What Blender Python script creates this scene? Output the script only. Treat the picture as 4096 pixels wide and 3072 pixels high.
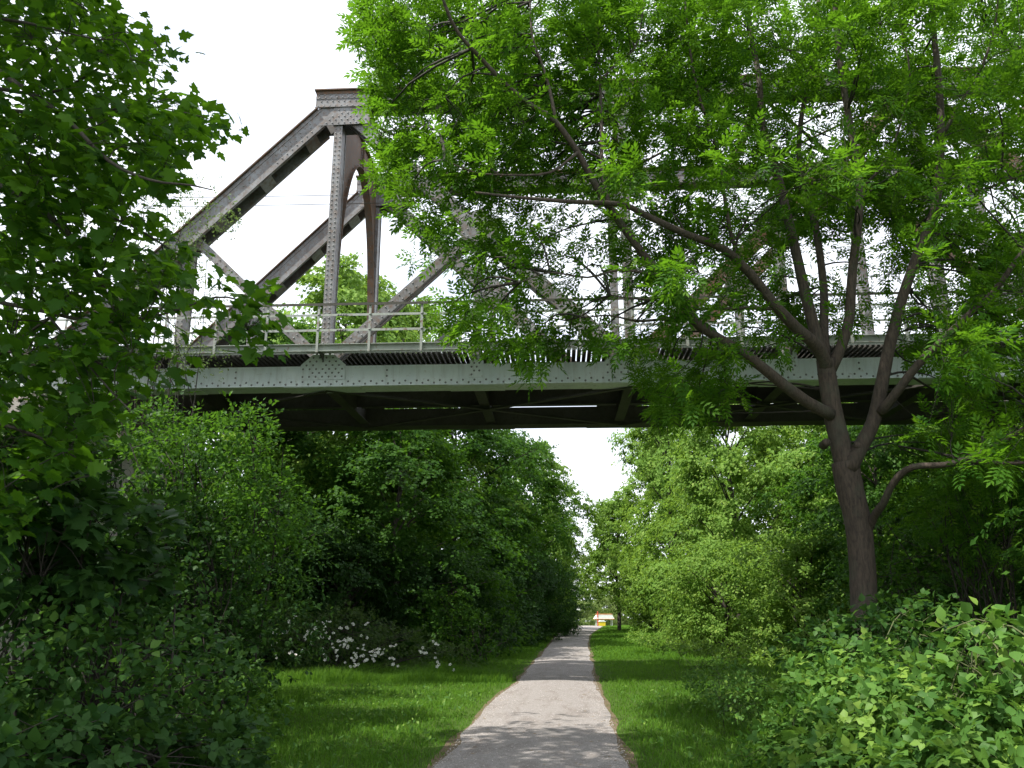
import bpy, math, random
import numpy as np
from mathutils import Vector, Matrix
R = math.radians
sc = bpy.context.scene
for o in list(bpy.data.objects):
    bpy.data.objects.remove(o, do_unlink=True)
COL = sc.collection

# ------------------------------------------------------------------ camera
CAM_H, F, CX, CY, PITCH = 1.65, 3313.0, 2048.0, 1536.0, R(15)
cd = bpy.data.cameras.new('camera'); cam = bpy.data.objects.new('camera', cd); COL.objects.link(cam)
cam.location = (0, 0, CAM_H); cam.rotation_euler = (R(90) + PITCH, 0, 0)
cd.sensor_width = 36; cd.lens = F / 4096 * 36; cd.clip_start = 0.05; cd.clip_end = 3000
sc.camera = cam
# ------------------------------------------------------------------ sky, sun, exposure
SUN_EL, SUN_AZ = R(59), R(248)            # compass bearing: from the side where the maple stands, a little behind the viewer
w = bpy.data.worlds.new('World'); sc.world = w; w.use_nodes = True
nt = w.node_tree
sky = nt.nodes.new('ShaderNodeTexSky'); sky.sky_type = 'NISHITA'; sky.sun_disc = False
sky.sun_elevation = SUN_EL; sky.sun_rotation = SUN_AZ
sky.air_density = 1.0; sky.dust_density = 1.0; sky.ozone_density = 1.0
bg = nt.nodes['Background']; bg.inputs['Strength'].default_value = 0.15
# thin bright cloud over the blue, the same all round
wc = nt.nodes.new('ShaderNodeTexCoord'); wm = nt.nodes.new('ShaderNodeMapping'); wm.inputs['Scale'].default_value = (1, 1, 2.2); wm.inputs['Location'].default_value = (.35, .2, .1)
wn = nt.nodes.new('ShaderNodeTexNoise'); wn.inputs['Scale'].default_value = 2.3; wn.inputs['Detail'].default_value = 7; wn.inputs['Roughness'].default_value = .55
wr = nt.nodes.new('ShaderNodeValToRGB'); wr.color_ramp.elements[0].position = .36; wr.color_ramp.elements[0].color = (.55, .55, .55, 1); wr.color_ramp.elements[1].position = .52
wx = nt.nodes.new('ShaderNodeMix'); wx.data_type = 'RGBA'; wx.inputs[7].default_value = (6.9, 7.2, 7.8, 1)
nt.links.new(wc.outputs['Generated'], wm.inputs['Vector']); nt.links.new(wm.outputs[0], wn.inputs['Vector']); nt.links.new(wn.outputs['Fac'], wr.inputs['Fac'])
nt.links.new(wr.outputs['Color'], wx.inputs[0]); nt.links.new(sky.outputs[0], wx.inputs[6]); nt.links.new(wx.outputs[2], bg.inputs['Color'])
S = Vector((math.sin(SUN_AZ) * math.cos(SUN_EL), math.cos(SUN_AZ) * math.cos(SUN_EL), math.sin(SUN_EL)))
sl = bpy.data.lights.new('sun', 'SUN'); sl.energy = 5.0; sl.angle = R(0.5); sl.color = (1, .96, .88)
so = bpy.data.objects.new('sun', sl); COL.objects.link(so); so.rotation_euler = S.to_track_quat('Z', 'Y').to_euler()
so.location = (0, 0, 60)
vs = sc.view_settings
vs.view_transform = 'Standard'; vs.look = 'None'; vs.gamma = 1; vs.use_curve_mapping = False; vs.exposure = 0.68
sc.cycles.max_bounces = 6; sc.cycles.diffuse_bounces = 4; sc.cycles.glossy_bounces = 2; sc.cycles.transmission_bounces = 4; sc.cycles.transparent_max_bounces = 4

# ------------------------------------------------------------------ pixel helpers (4096 x 3072 photograph)
CP, SP = math.cos(PITCH), math.sin(PITCH)
def ray(px, py):
    x, y = (px - CX) / F, -(py - CY) / F
    return np.array([x, CP - y * SP, SP + y * CP])
def at_Y(px, py, Y):
    d = ray(px, py); return np.array([0, 0, CAM_H]) + d * (Y / d[1])
def on_ground(px, py):
    d = ray(px, py); return np.array([0, 0, CAM_H]) + d * (CAM_H / -d[2])
def project(P):
    P = np.asarray(P); z = P[..., 2] - CAM_H
    dep = P[..., 1] * CP + z * SP; dep = np.where(np.abs(dep) < 1e-4, 1e-4, dep)
    return CX + F * P[..., 0] / dep, CY - F * (z * CP - P[..., 1] * SP) / dep, dep

# ------------------------------------------------------------------ materials
def newmat(name):
    m = bpy.data.materials.new(name); m.use_nodes = True
    return m, m.node_tree, m.node_tree.nodes['Principled BSDF']
def N(t, kind, **kw):
    n = t.nodes.new(kind)
    for k, v in kw.items():
        if isinstance(k, str) and k in n.inputs.keys(): n.inputs[k].default_value = v
        else: setattr(n, k, v)
    return n
def noise(t, scale, detail=4, rough=.55, vec=None, dist=0):
    n = t.nodes.new('ShaderNodeTexNoise'); n.inputs['Scale'].default_value = scale
    n.inputs['Detail'].default_value = detail; n.inputs['Roughness'].default_value = rough; n.inputs['Distortion'].default_value = dist
    if vec is not None: t.links.new(vec, n.inputs['Vector'])
    return n.outputs['Fac']
def ramp(t, fac, stops):
    n = t.nodes.new('ShaderNodeValToRGB'); e = n.color_ramp.elements
    while len(e) < len(stops): e.new(.5)
    for q, (p, c) in zip(e, stops):
        q.position = p; q.color = (c[0], c[1], c[2], 1) if len(c) == 3 else c
    t.links.new(fac, n.inputs['Fac']); return n.outputs['Color']
def mix(t, a, b, fac, mode='MIX'):
    n = t.nodes.new('ShaderNodeMix'); n.data_type = 'RGBA'; n.blend_type = mode
    for s, v in ((6, a), (7, b), (0, fac)):
        if isinstance(v, bpy.types.NodeSocket): t.links.new(v, n.inputs[s])
        elif s == 0: n.inputs[0].default_value = v
        else: n.inputs[s].default_value = (*v, 1)
    return n.outputs[2]
def coords(t, which='Object', scale=None):
    c = t.nodes.new('ShaderNodeTexCoord').outputs[which]
    if scale:
        m = t.nodes.new('ShaderNodeMapping'); m.inputs['Scale'].default_value = scale
        t.links.new(c, m.inputs['Vector']); c = m.outputs[0]
    return c
def bump(t, p, h, strength, dist=.02):
    b = t.nodes.new('ShaderNodeBump'); b.inputs['Strength'].default_value = strength; b.inputs['Distance'].default_value = dist
    t.links.new(h, b.inputs['Height']); t.links.new(b.outputs[0], p.inputs['Normal'])

def leaf_mat(name, dark, light, trans, tf=.42, rough=.5, yellow=None, spec=.18):
    m, t, p = newmat(name)
    a = t.nodes.new('ShaderNodeAttribute'); a.attribute_name = 'leafvar'
    c = ramp(t, a.outputs['Fac'], [(0, dark), (.75, light), (1, yellow or light)])
    t.links.new(c, p.inputs['Base Color']); p.inputs['Roughness'].default_value = rough
    p.inputs['Specular IOR Level'].default_value = spec
    tr = t.nodes.new('ShaderNodeBsdfTranslucent')
    t.links.new(mix(t, c, trans, .65), tr.inputs['Color'])
    ms = t.nodes.new('ShaderNodeMixShader'); ms.inputs[0].default_value = tf
    t.links.new(p.outputs[0], ms.inputs[1]); t.links.new(tr.outputs[0], ms.inputs[2])
    t.links.new(ms.outputs[0], t.nodes['Material Output'].inputs['Surface'])
    return m
M = {}
M['ash'] = leaf_mat('ash_leaf', (.028, .092, .010), (.075, .18, .014), (.17, .38, .012), .48, yellow=(.14, .25, .02), spec=.10)
M['maple'] = leaf_mat('maple_leaf', (.02, .066, .008), (.055, .135, .012), (.16, .36, .010), .48, yellow=(.09, .19, .018), spec=.12)
M['dogwood'] = leaf_mat('dogwood_leaf', (.02, .062, .014), (.052, .125, .024), (.11, .24, .025), .36, .5, yellow=(.10, .19, .035), spec=.15)
M['bramble'] = leaf_mat('bramble_leaf', (.045, .12, .022), (.11, .22, .04), (.18, .35, .035), .34, .5, yellow=(.20, .31, .05), spec=.15)
M['dark'] = leaf_mat('shade_leaf', (.014, .046, .012), (.036, .088, .018), (.08, .18, .018), .32, .5, spec=.12)  # darkest leaf copy, for plants standing in shade; the shade is in its colour
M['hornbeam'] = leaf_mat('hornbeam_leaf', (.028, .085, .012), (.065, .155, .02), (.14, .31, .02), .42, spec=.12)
M['bright'] = leaf_mat('sunlit_leaf', (.075, .165, .025), (.20, .33, .065), (.27, .43, .04), .44, yellow=(.31, .41, .10), spec=.06)  # bright leaf copy for the sunlit side; sunlight is put into the colour
M['mid'] = leaf_mat('half_shade_leaf', (.020, .068, .010), (.052, .125, .018), (.12, .27, .015), .4, spec=.07)  # darker leaf copy for the shaded side; shade is put into the colour
M['birch'] = leaf_mat('birch_leaf', (.08, .14, .04), (.15, .21, .08), (.2, .3, .06), .4)
M['rose'] = leaf_mat('rose_leaf', (.04, .08, .022), (.085, .14, .035), (.13, .24, .03), .35)
M['farleaf'] = leaf_mat('meadow_tree_leaf', (.10, .16, .04), (.17, .23, .06), (.24, .33, .06), .4)
M['hillleaf'] = leaf_mat('hazy_hill_leaf', (.05, .08, .05), (.08, .12, .07), (.08, .12, .06), .2)  # haze of distance is put into this greyed leaf colour
M['grass'] = leaf_mat('grass_blade', (.045, .12, .014), (.105, .225, .025), (.18, .36, .025), .45, .6, yellow=(.20, .30, .06), spec=.08)
M['petal'] = leaf_mat('petal', (.75, .74, .66), (.85, .85, .80), (.8, .8, .7), .25, .6)

def bark(name, a, b, c, sc_=6):
    m, t, p = newmat(name)
    co = coords(t, 'Object', (1, 1, .22))
    n1 = noise(t, sc_ * 5, 6, .65, co, .4); n2 = noise(t, sc_ * .6, 4, .6, coords(t))
    col = ramp(t, n1, [(.3, a), (.62, b)])
    col = mix(t, col, c, ramp(t, n2, [(.5, (0, 0, 0)), (.72, (.75, .75, .75))]))
    t.links.new(col, p.inputs['Base Color']); p.inputs['Roughness'].default_value = .9
    bump(t, p, n1, .8, .02); return m
M['ashbark'] = bark('ash_bark', (.028, .021, .017), (.09, .066, .05), (.07, .072, .05))
M['darkbark'] = bark('dark_bark', (.025, .02, .016), (.07, .058, .045), (.05, .055, .035))
M['twig'] = bark('twig_bark', (.016, .014, .01), (.045, .036, .028), (.03, .035, .02))
M['stem'] = bark('green_stem', (.06, .08, .03), (.12, .14, .05), (.10, .08, .05))
M['palestem'] = bark('pale_stem', (.25, .22, .12), (.42, .38, .2), (.3, .3, .15))

def steel(name, base, pale, rust, r0, r1, streak=.35, rough=.55, metal=0.0):
    m, t, p = newmat(name)
    co = coords(t)
    n1 = noise(t, 1.3, 6, .6, co, .5); n2 = noise(t, 9, 5, .6, co); n3 = noise(t, 3.0, 5, .7, coords(t, 'Object', (2.2, 2.2, .25)), .3)
    col = mix(t, base, pale, ramp(t, n1, [(.35, (0, 0, 0)), (.7, (1, 1, 1))]))
    col = mix(t, col, rust, ramp(t, n2, [(r0, (0, 0, 0)), (r1, (.85, .85, .85))]))
    st = ramp(t, n3, [(.5, (0, 0, 0)), (.78, (streak, streak, streak))])
    col = mix(t, col, [c * .55 for c in rust], st)
    t.links.new(col, p.inputs['Base Color'])
    p.inputs['Roughness'].default_value = rough; p.inputs['Metallic'].default_value = metal
    bump(t, p, n2, .12, .01); return m
M['lightpaint'] = steel('pale_grey_paint', (.62, .68, .70), (.74, .78, .79), (.32, .25, .17), .60, .82, .4)
M['greypaint'] = steel('weathered_grey_paint', (.125, .12, .118), (.27, .275, .285), (.13, .08, .05), .46, .68, .7, .5)
M['rustpaint'] = steel('rusty_paint', (.08, .055, .04), (.14, .11, .09), (.15, .07, .03), .42, .62, .5, .75)
M['understeel'] = steel('dark_steel', (.05, .048, .04), (.085, .082, .065), (.05, .04, .028), .5, .7, .3, .8)  # the near-black shade under the deck is put into this steel colour
M['rivet'] = steel('grimy_rivet', (.15, .15, .15), (.24, .24, .24), (.12, .09, .07), .5, .7, .3, .6)
M['rail'] = steel('rail_paint', (.30, .33, .30), (.42, .45, .41), (.20, .10, .07), .58, .68, .4, .6)

def plain(name, col, rough=.6, var=.25, scale=8, emit=None):
    m, t, p = newmat(name)
    n = noise(t, scale, 4, .6, coords(t))
    t.links.new(ramp(t, n, [(.3, [c * (1 - var) for c in col]), (.7, [min(1, c * (1 + var)) for c in col])]), p.inputs['Base Color'])
    p.inputs['Roughness'].default_value = rough; return m
M['concrete'] = plain('pale_concrete', (.48, .44, .40), .9, .25, 4)
M['graffiti'] = plain('pink_spray_paint', (.72, .55, .66), .7, .1)
M['orange'] = plain('orange_paint', (.75, .25, .05), .5, .1)
M['red'] = plain('red_paint', (.50, .07, .03), .5, .15)
M['white'] = plain('white_paint', (.80, .80, .78), .5, .08)
M['yellow'] = plain('yellow_paint', (.75, .55, .03), .5, .1)
M['flowercore'] = plain('yellow_stamens', (.6, .42, .05), .7, .2)
M['pebble'] = plain('pebbles', (.34, .31, .29), .9, .45, 30)
M['litter'] = plain('dry_leaf_bits', (.20, .14, .08), .9, .5, 20)

def path_mat():
    m, t, p = newmat('fine_gravel')
    co = coords(t)
    n1 = noise(t, 110, 4, .75, co); n2 = noise(t, 2.0, 7, .68, coords(t, 'Object', (1.6, .45, 1)), .8); n3 = noise(t, 22, 6, .7, co); n4 = noise(t, 7, 5, .7, co)
    col = ramp(t, n1, [(.30, (.12, .105, .098)), (.5, (.25, .228, .215)), (.70, (.47, .44, .42))])
    col = mix(t, col, (.13, .10, .08), ramp(t, n2, [(.48, (0, 0, 0)), (.72, (.6, .6, .6))]))
    col = mix(t, col, (.40, .375, .36), ramp(t, n3, [(.5, (0, 0, 0)), (.72, (.6, .6, .6))]))
    col = mix(t, col, (.16, .14, .125), ramp(t, n4, [(.55, (0, 0, 0)), (.75, (.5, .5, .5))]))
    t.links.new(col, p.inputs['Base Color']); p.inputs['Roughness'].default_value = .95; p.inputs['Specular IOR Level'].default_value = .15
    bump(t, p, mix(t, n1, n3, .5), .8, .02); return m
M['path'] = path_mat()
def ground_mat(name, a, b, c):
    m, t, p = newmat(name); co = coords(t)
    n1 = noise(t, .5, 5, .6, co); n2 = noise(t, 40, 4, .7, co); n3 = noise(t, 3, 5, .6, co)
    col = mix(t, ramp(t, n2, [(.3, a), (.7, b)]), c, ramp(t, n3, [(.5, (0, 0, 0)), (.75, (.6, .6, .6))]))
    t.links.new(col, p.inputs['Base Color']); p.inputs['Roughness'].default_value = 1; p.inputs['Specular IOR Level'].default_value = .1
    bump(t, p, n2, .6, .03); return m
M['ground'] = ground_mat('turf_soil', (.035, .065, .012), (.07, .125, .02), (.06, .085, .02))
M['soil'] = ground_mat('brown_verge', (.10, .075, .045), (.19, .15, .10), (.09, .09, .035))
M['forestfloor'] = ground_mat('leafy_bank', (.03, .04, .015), (.06, .07, .025), (.05, .04, .025))

# ------------------------------------------------------------------ mesh helpers
def prop(o, label=None, cat=None, group=None, kind=None):
    if label: o['label'] = label
    if cat: o['category'] = cat
    if group: o['group'] = group
    if kind: o['kind'] = kind
    return o
def link(name, me, mat=None, parent=None, loc=None):
    o = bpy.data.objects.new(name, me); COL.objects.link(o)
    if mat is not None and me is not None and not me.materials: me.materials.append(mat)
    if parent: o.parent = parent
    if loc is not None: o.location = loc
    return o
def empty(name, loc, label, cat, group=None, rotz=0):
    o = bpy.data.objects.new(name, None); COL.objects.link(o); o.location = loc; o.rotation_euler = (0, 0, rotz)
    o.empty_display_size = .2
    return prop(o, label, cat, group)
def np_mesh(name, V, Fc, var=None, smooth=False):
    """V (n,3), Fc (m,3 or 4) arrays -> mesh"""
    me = bpy.data.meshes.new(name); V = np.ascontiguousarray(V, dtype=np.float32); Fc = np.ascontiguousarray(Fc, dtype=np.int32)
    m, k = Fc.shape
    me.vertices.add(len(V)); me.vertices.foreach_set('co', V.ravel())
    me.loops.add(m * k); me.loops.foreach_set('vertex_index', Fc.ravel())
    me.polygons.add(m); me.polygons.foreach_set('loop_start', np.arange(0, m * k, k, dtype=np.int32))
    if smooth: me.polygons.foreach_set('use_smooth', np.ones(m, dtype=bool))
    if var is not None:
        a = me.attributes.new('leafvar', 'FLOAT', 'FACE'); a.data.foreach_set('value', np.ascontiguousarray(var, dtype=np.float32))
    me.update(calc_edges=True); return me
class MB:
    def __init__(s): s.v = []; s.f = []
    def quad_box(s, c8):
        b = len(s.v); s.v += [tuple(c) for c in c8]
        for q in ((0, 3, 2, 1), (4, 5, 6, 7), (0, 1, 5, 4), (1, 2, 6, 5), (2, 3, 7, 6), (3, 0, 4, 7)): s.f.append([b + i for i in q])
    def box(s, x0, x1, y0, y1, z0, z1):
        s.quad_box([(x0, y0, z0), (x1, y0, z0), (x1, y1, z0), (x0, y1, z0), (x0, y0, z1), (x1, y0, z1), (x1, y1, z1), (x0, y1, z1)])
    def obox(s, p0, p1, a, b, a0, a1, b0, b1):
        p0, p1, a, b = map(np.asarray, (p0, p1, a, b))
        s.quad_box([p + a * x + b * y for (p, x, y) in ((p0, a0, b0), (p1, a0, b0), (p1, a0, b1), (p0, a0, b1), (p0, a1, b0), (p1, a1, b0), (p1, a1, b1), (p0, a1, b1))])
    def prism(s, pts, v0, v1):          # polygon in (u,z), extruded over v
        n = len(pts); b = len(s.v)
        s.v += [(u, v0, z) for u, z in pts] + [(u, v1, z) for u, z in pts]
        s.f.append(list(range(b, b + n))); s.f.append(list(range(b + 2 * n - 1, b + n - 1, -1)))
        for i in range(n): j = (i + 1) % n; s.f.append([b + j, b + i, b + n + i, b + n + j])
    def tube(s, pts, rad, sides=6, cap=True, wob=0, rng=None):
        pts = [np.asarray(p, float) for p in pts]; n = len(pts); b = len(s.v)
        up = np.array([.13, .31, .94]); prev = None
        for i, p in enumerate(pts):
            d = pts[min(i + 1, n - 1)] - pts[max(i - 1, 0)]; d = d / (np.linalg.norm(d) + 1e-9)
            x = np.cross(d, up) if prev is None else prev - d * np.dot(prev, d)
            if np.linalg.norm(x) < 1e-4: x = np.cross(d, np.array([1., 0, 0]))
            x /= np.linalg.norm(x); prev = x; y = np.cross(d, x)
            for k in range(sides):
                a = 2 * math.pi * k / sides; r = rad[i] * (1 + (wob * (rng.rand() - .5) if wob else 0))
                s.v.append(tuple(p + (x * math.cos(a) + y * math.sin(a)) * r))
        for i in range(n - 1):
            for k in range(sides):
                k2 = (k + 1) % sides
                s.f.append([b + i * sides + k, b + i * sides + k2, b + (i + 1) * sides + k2, b + (i + 1) * sides + k])
        if cap:
            s.f.append([b + k for k in range(sides)][::-1]); s.f.append([b + (n - 1) * sides + k for k in range(sides)])
    def build(s, name, mat=None, parent=None, smooth=False, loc=None):
        me = bpy.data.meshes.new(name); me.from_pydata(s.v, [], s.f)
        if smooth: me.polygons.foreach_set('use_smooth', [True] * len(me.polygons))
        me.update(); return link(name, me, mat, parent, loc)
def smooth_path(pts, step=3):
    pts = [np.asarray(p, float) for p in pts]; out = []
    P = [2 * pts[0] - pts[1]] + pts + [2 * pts[-1] - pts[-2]]
    for i in range(1, len(P) - 2):
        for k in range(step):
            t = k / step; a, b, c, d = P[i - 1:i + 3]
            out.append(.5 * ((2 * b) + (c - a) * t + (2 * a - 5 * b + 4 * c - d) * t * t + (3 * b - a - 3 * c + d) * t ** 3))
    out.append(pts[-1]); return out

# ------------------------------------------------------------------ leaf templates (length 1 along +y, face up +z)
def T_oval(w=.56, fold=.07, droop=.06):
    V = [(0, 0, 0), (w * .42, .25, fold), (w * .5, .52, fold), (0, 1, -droop), (-w * .5, .52, fold), (-w * .42, .25, fold), (0, .5, 0)]
    return np.array(V), np.array([(0, 1, 6), (1, 2, 6), (2, 3, 6), (3, 4, 6), (4, 5, 6), (5, 0, 6)])
def T_diamond(w=.62):
    V = [(0, 0, 0), (w / 2, .45, .07), (0, 1, -.05), (-w / 2, .45, .07)]
    return np.array(V), np.array([(0, 1, 2), (0, 2, 3)])
def T_maple():
    h = [(.0, .0), (.20, -.08), (.36, .0), (.33, .14), (.56, .22), (.62, .42), (.44, .40), (.30, .47), (.40, .66), (.27, .66), (.14, .82), (0, 1.02)]
    pts = h + [(-x, y) for x, y in h[-2:0:-1]]
    V = [(0, .32, .03)] + [(x, y, -.10 * (x * x + (y - .3) ** 2) * 2 + .04 * abs(x)) for x, y in pts]; n = len(pts)
    return np.array(V), np.array([(0, 1 + i, 1 + (i + 1) % n) for i in range(n)])
def comb(parts):
    V, Fc, b = [], [], 0
    for (v, f, sx, ang, pos, tilt) in parts:
        v = v * sx; ca, sa = math.cos(ang), math.sin(ang)
        q = np.stack([v[:, 0] * ca - v[:, 1] * sa, v[:, 0] * sa + v[:, 1] * ca, v[:, 2] + tilt * np.hypot(v[:, 0], v[:, 1])], 1) + np.array(pos)
        V.append(q); Fc.append(f + b); b += len(v)
    return np.concatenate(V), np.concatenate(Fc)
def T_pinnate(pairs=4, droop=.22, ll=.36, w=.30):
    d = T_diamond(w); P = []
    for i in range(pairs):
        y = .28 + .60 * i / (pairs - 1)
        for sg in (-1, 1): P.append((d[0], d[1], ll * (1 - .12 * abs(i - 1.5) / 1.5), sg * R(62 - 8 * i), (0, y, -droop * y * y), -.10))
    P.append((d[0], d[1], ll, 0, (0, .92, -droop * .85), -.25))
    r = np.array([(-.006, 0, 0), (.006, 0, 0), (0, .95, -droop * .9)]); P.append((r, np.array([(0, 1, 2)]), 1, 0, (0, 0, 0), 0))
    return comb(P)
def T_trifoil():
    o = T_oval(.74, .08, .1)
    r = np.array([(-.012, -.35, -.1), (.012, -.35, -.1), (0, .1, 0)])
    return comb([(o[0], o[1], .72, 0, (0, .28, 0), -.08), (o[0], o[1], .62, R(68), (0, .10, 0), -.05), (o[0], o[1], .62, -R(68), (0, .10, 0), -.05), (r, np.array([(0, 1, 2)]), 1, 0, (0, 0, 0), 0)])
TPL = dict(ashleaf=T_pinnate(4, .28, .38, .36), oval=T_oval(), broad=T_oval(.72, .09, .10), small=T_diamond(.66), maple=T_maple(), pinnate=T_pinnate(), pinnate5=T_pinnate(5, .3, .33, .32), trifoil=T_trifoil(), rose=T_pinnate(3, .1, .40, .6), narrow=T_diamond(.4))
def unit(v): return v / (np.linalg.norm(v, axis=-1, keepdims=True) + 1e-9)
def frames(D, Nn):
    y = unit(D); x = unit(np.cross(y, Nn)); z = np.cross(x, y); return x, y, z
def leaf_arrays(tpl, P, D, Nn, Sz, var):
    T, Fc = TPL[tpl]; x, y, z = frames(D, Nn); n, k = len(P), len(T)
    s = np.asarray(Sz).reshape(-1, 1, 1)
    V = P[:, None, :] + s * (T[None, :, 0, None] * x[:, None, :] + T[None, :, 1, None] * y[:, None, :] + T[None, :, 2, None] * z[:, None, :])
    FF = Fc[None] + (np.arange(n) * k)[:, None, None]
    return V.reshape(-1, 3), FF.reshape(-1, 3), np.repeat(var, len(Fc))
LEAFMESH = {}
def leaf_mesh(tpl, mat, i):
    key = (tpl, mat, i)
    if key not in LEAFMESH:
        T, Fc = TPL[tpl]; me = np_mesh('leaf', T, Fc, np.full(len(Fc), (i + .5) / 6)); me.materials.append(M[mat]); LEAFMESH[key] = me
    return LEAFMESH[key]
def add_foliage(root, tpl, mat, P, D, Nn, Sz, rng, nobj=0, name='foliage'):
    """the nobj leaves that show largest become objects of their own, the rest one mesh"""
    var = np.clip(rng.rand(len(P)) ** 1.1, 0, 1); base = np.array(root.location)
    keep = np.ones(len(P), bool)
    if nobj:
        px, py, dep = project(P); inn = (px > 10) & (px < 4086) & (py > 10) & (py < 3062) & (dep > .5)
        score = np.where(inn, Sz / np.maximum(dep, .5), 0); idx = np.argsort(-score)[:nobj]; idx = idx[score[idx] > 0]; keep[idx] = False
        x, y, z = frames(D[idx], Nn[idx])
        for q, i in enumerate(idx):
            o = bpy.data.objects.new('leaf', leaf_mesh(tpl, mat, min(5, int(var[i] * 6)))); COL.objects.link(o); o.parent = root
            o.location = P[i] - base; o.rotation_mode = 'QUATERNION'
            o.rotation_quaternion = Matrix((x[q], y[q], z[q])).transposed().to_quaternion(); o.scale = (Sz[i],) * 3
    V, Fc, vr = leaf_arrays(tpl, P[keep] - base, D[keep], Nn[keep], Sz[keep], var[keep])
    return prop(link(name, np_mesh(name, V, Fc, vr), M[mat], root), kind='stuff')
def tuft_leaves(C, A, k, rng, size, spread=.8, pet=.5, droop=.15, up=.9, szvar=.35, rad=.0):
    n = len(C); C = np.repeat(C, k, 0); A = np.repeat(A, k, 0); m = n * k
    rd = unit(rng.randn(m, 3)); D = unit(A * .6 + rd * spread + np.array([0, 0, -droop]))
    P = C + D * size * pet * rng.rand(m, 1) + rng.randn(m, 3) * rad
    Nn = unit(np.array([0, 0, up]) + A * .25 + rng.randn(m, 3) * .38)
    Sz = size * (1 - szvar / 2 + szvar * rng.rand(m)) * np.where(rng.rand(m) < .15, .65, 1)
    return P, D, Nn, Sz

# =================================================================== SETTING
def struct(o): o['kind'] = 'structure'; return o
rows = [(-60, 0), (0, 0), (30, 0), (60, 0), (74, 0), (80, -.25), (95, -1.1), (140, -3.5), (250, -8), (1200, -20)]
xs = [-1200, -200, -60, -20, 0, 20, 60, 200, 1200]
gm = MB()
for Y, z in rows: gm.v += [(x, Y, z) for x in xs]
nx = len(xs)
for i in range(len(rows) - 1):
    for j in range(nx - 1): gm.f.append([i * nx + j, i * nx + j + 1, (i + 1) * nx + j + 1, (i + 1) * nx + j])
struct(gm.build('ground', M['ground']))

Lp = [on_ground(*p)[:2] for p in ((1732, 3071), (1989, 2788), (2066, 2731), (2119, 2666), (2190, 2590), (2215, 2552), (2235, 2530), (2307, 2506))]
Rp = [on_ground(*p)[:2] for p in ((2522, 3071), (2408, 2788), (2378, 2712), (2367, 2650), (2351, 2575), (2358, 2545), (2372, 2530), (2412, 2506))]
Lp = [np.array([-2.0, -20]), np.array([-1.15, 0])] + Lp; Rp = [np.array([-.1, -20]), np.array([.85, 0])] + Rp
def edge(pts):
    pts = sorted(pts, key=lambda p: p[1]); return np.array([p[1] for p in pts]), np.array([p[0] for p in pts])
Ly, Lx = edge(Lp); Ry, Rx = edge(Rp)
rg = np.random.RandomState(4)
def path_x(Y): return np.interp(Y, Ly, Lx), np.interp(Y, Ry, Rx)
def strip(name, mat, z, grow, jit, Y1=73.5):
    ys = np.concatenate([np.arange(-20, 6, 1.0), np.arange(6, 30, .12), np.arange(30, Y1, .5)]); mb = MB()
    kn = np.hanning(17); kn /= kn.sum(); wl = np.convolve(rg.randn(len(ys)), kn, 'same') * jit; wr = np.convolve(rg.randn(len(ys)), kn, 'same') * jit
    cols = 6
    for i, Y in enumerate(ys):
        a, b = path_x(Y); a -= grow + wl[i]; b += grow + wr[i]
        for k in range(cols + 1):
            t = k / cols; mb.v.append((a + (b - a) * t, Y, z + .03 * math.sin(math.pi * t)))
    for i in range(len(ys) - 1):
        for k in range(cols): q = i * (cols + 1) + k; mb.f.append([q, q + 1, q + cols + 2, q + cols + 1])
    return struct(mb.build(name, mat))
strip('path_verge', M['soil'], .006, .07, .09, 73.0)
strip('path', M['path'], .014, -.02, .09)

# pebbles, bits of dry leaf on the path
def scatter_chips(name, mat, n, rmin, rmax, flat, seed, label, cat, spread=(0, 1)):
    r = np.random.RandomState(seed); Y = 7 + 18 * r.rand(n) ** 1.4; a, b = path_x(Y); t = spread[0] + (spread[1] - spread[0]) * r.rand(n)
    if spread == (0, 1): t = np.where(r.rand(n) < .55, np.where(r.rand(n) < .5, .10 * np.abs(r.randn(n)), 1 - .10 * np.abs(r.randn(n))), t)
    X = a + (b - a) * t; s = rmin + (rmax - rmin) * r.rand(n) ** 2.5
    T = np.array([(1, 0, 0), (0, 1, 0), (-1, 0, 0), (0, -1, 0), (.1, .1, 1), (0, 0, -.4)]); Fc = np.array([(0, 1, 4), (1, 2, 4), (2, 3, 4), (3, 0, 4)])
    an = r.rand(n) * 6.28; sx = s * (.7 + .6 * r.rand(n)); V = np.zeros((n, 6, 3))
    for k in range(6):
        x, y = T[k, 0] * sx, T[k, 1] * s; V[:, k, 0] = X + x * np.cos(an) - y * np.sin(an); V[:, k, 1] = Y + x * np.sin(an) + y * np.cos(an)
        V[:, k, 2] = .016 + .03 * np.sin(np.pi * np.clip(t, 0, 1)) + T[k, 2] * s * flat
    FF = (Fc[None] + (np.arange(n) * 6)[:, None, None]).reshape(-1, 3)
    return prop(link(name, np_mesh(name, V.reshape(-1, 3), FF), mat), label, cat, kind='stuff')
scatter_chips('gravel', M['pebble'], 9000, .004, .015, .6, 11, 'loose grey gravel lying on the path and along its edges', 'gravel')
scatter_chips('leaf_litter', M['litter'], 420, .008, .03, .15, 12, 'brown bits of dry leaf and twig scattered on the path', 'leaf litter')

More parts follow.
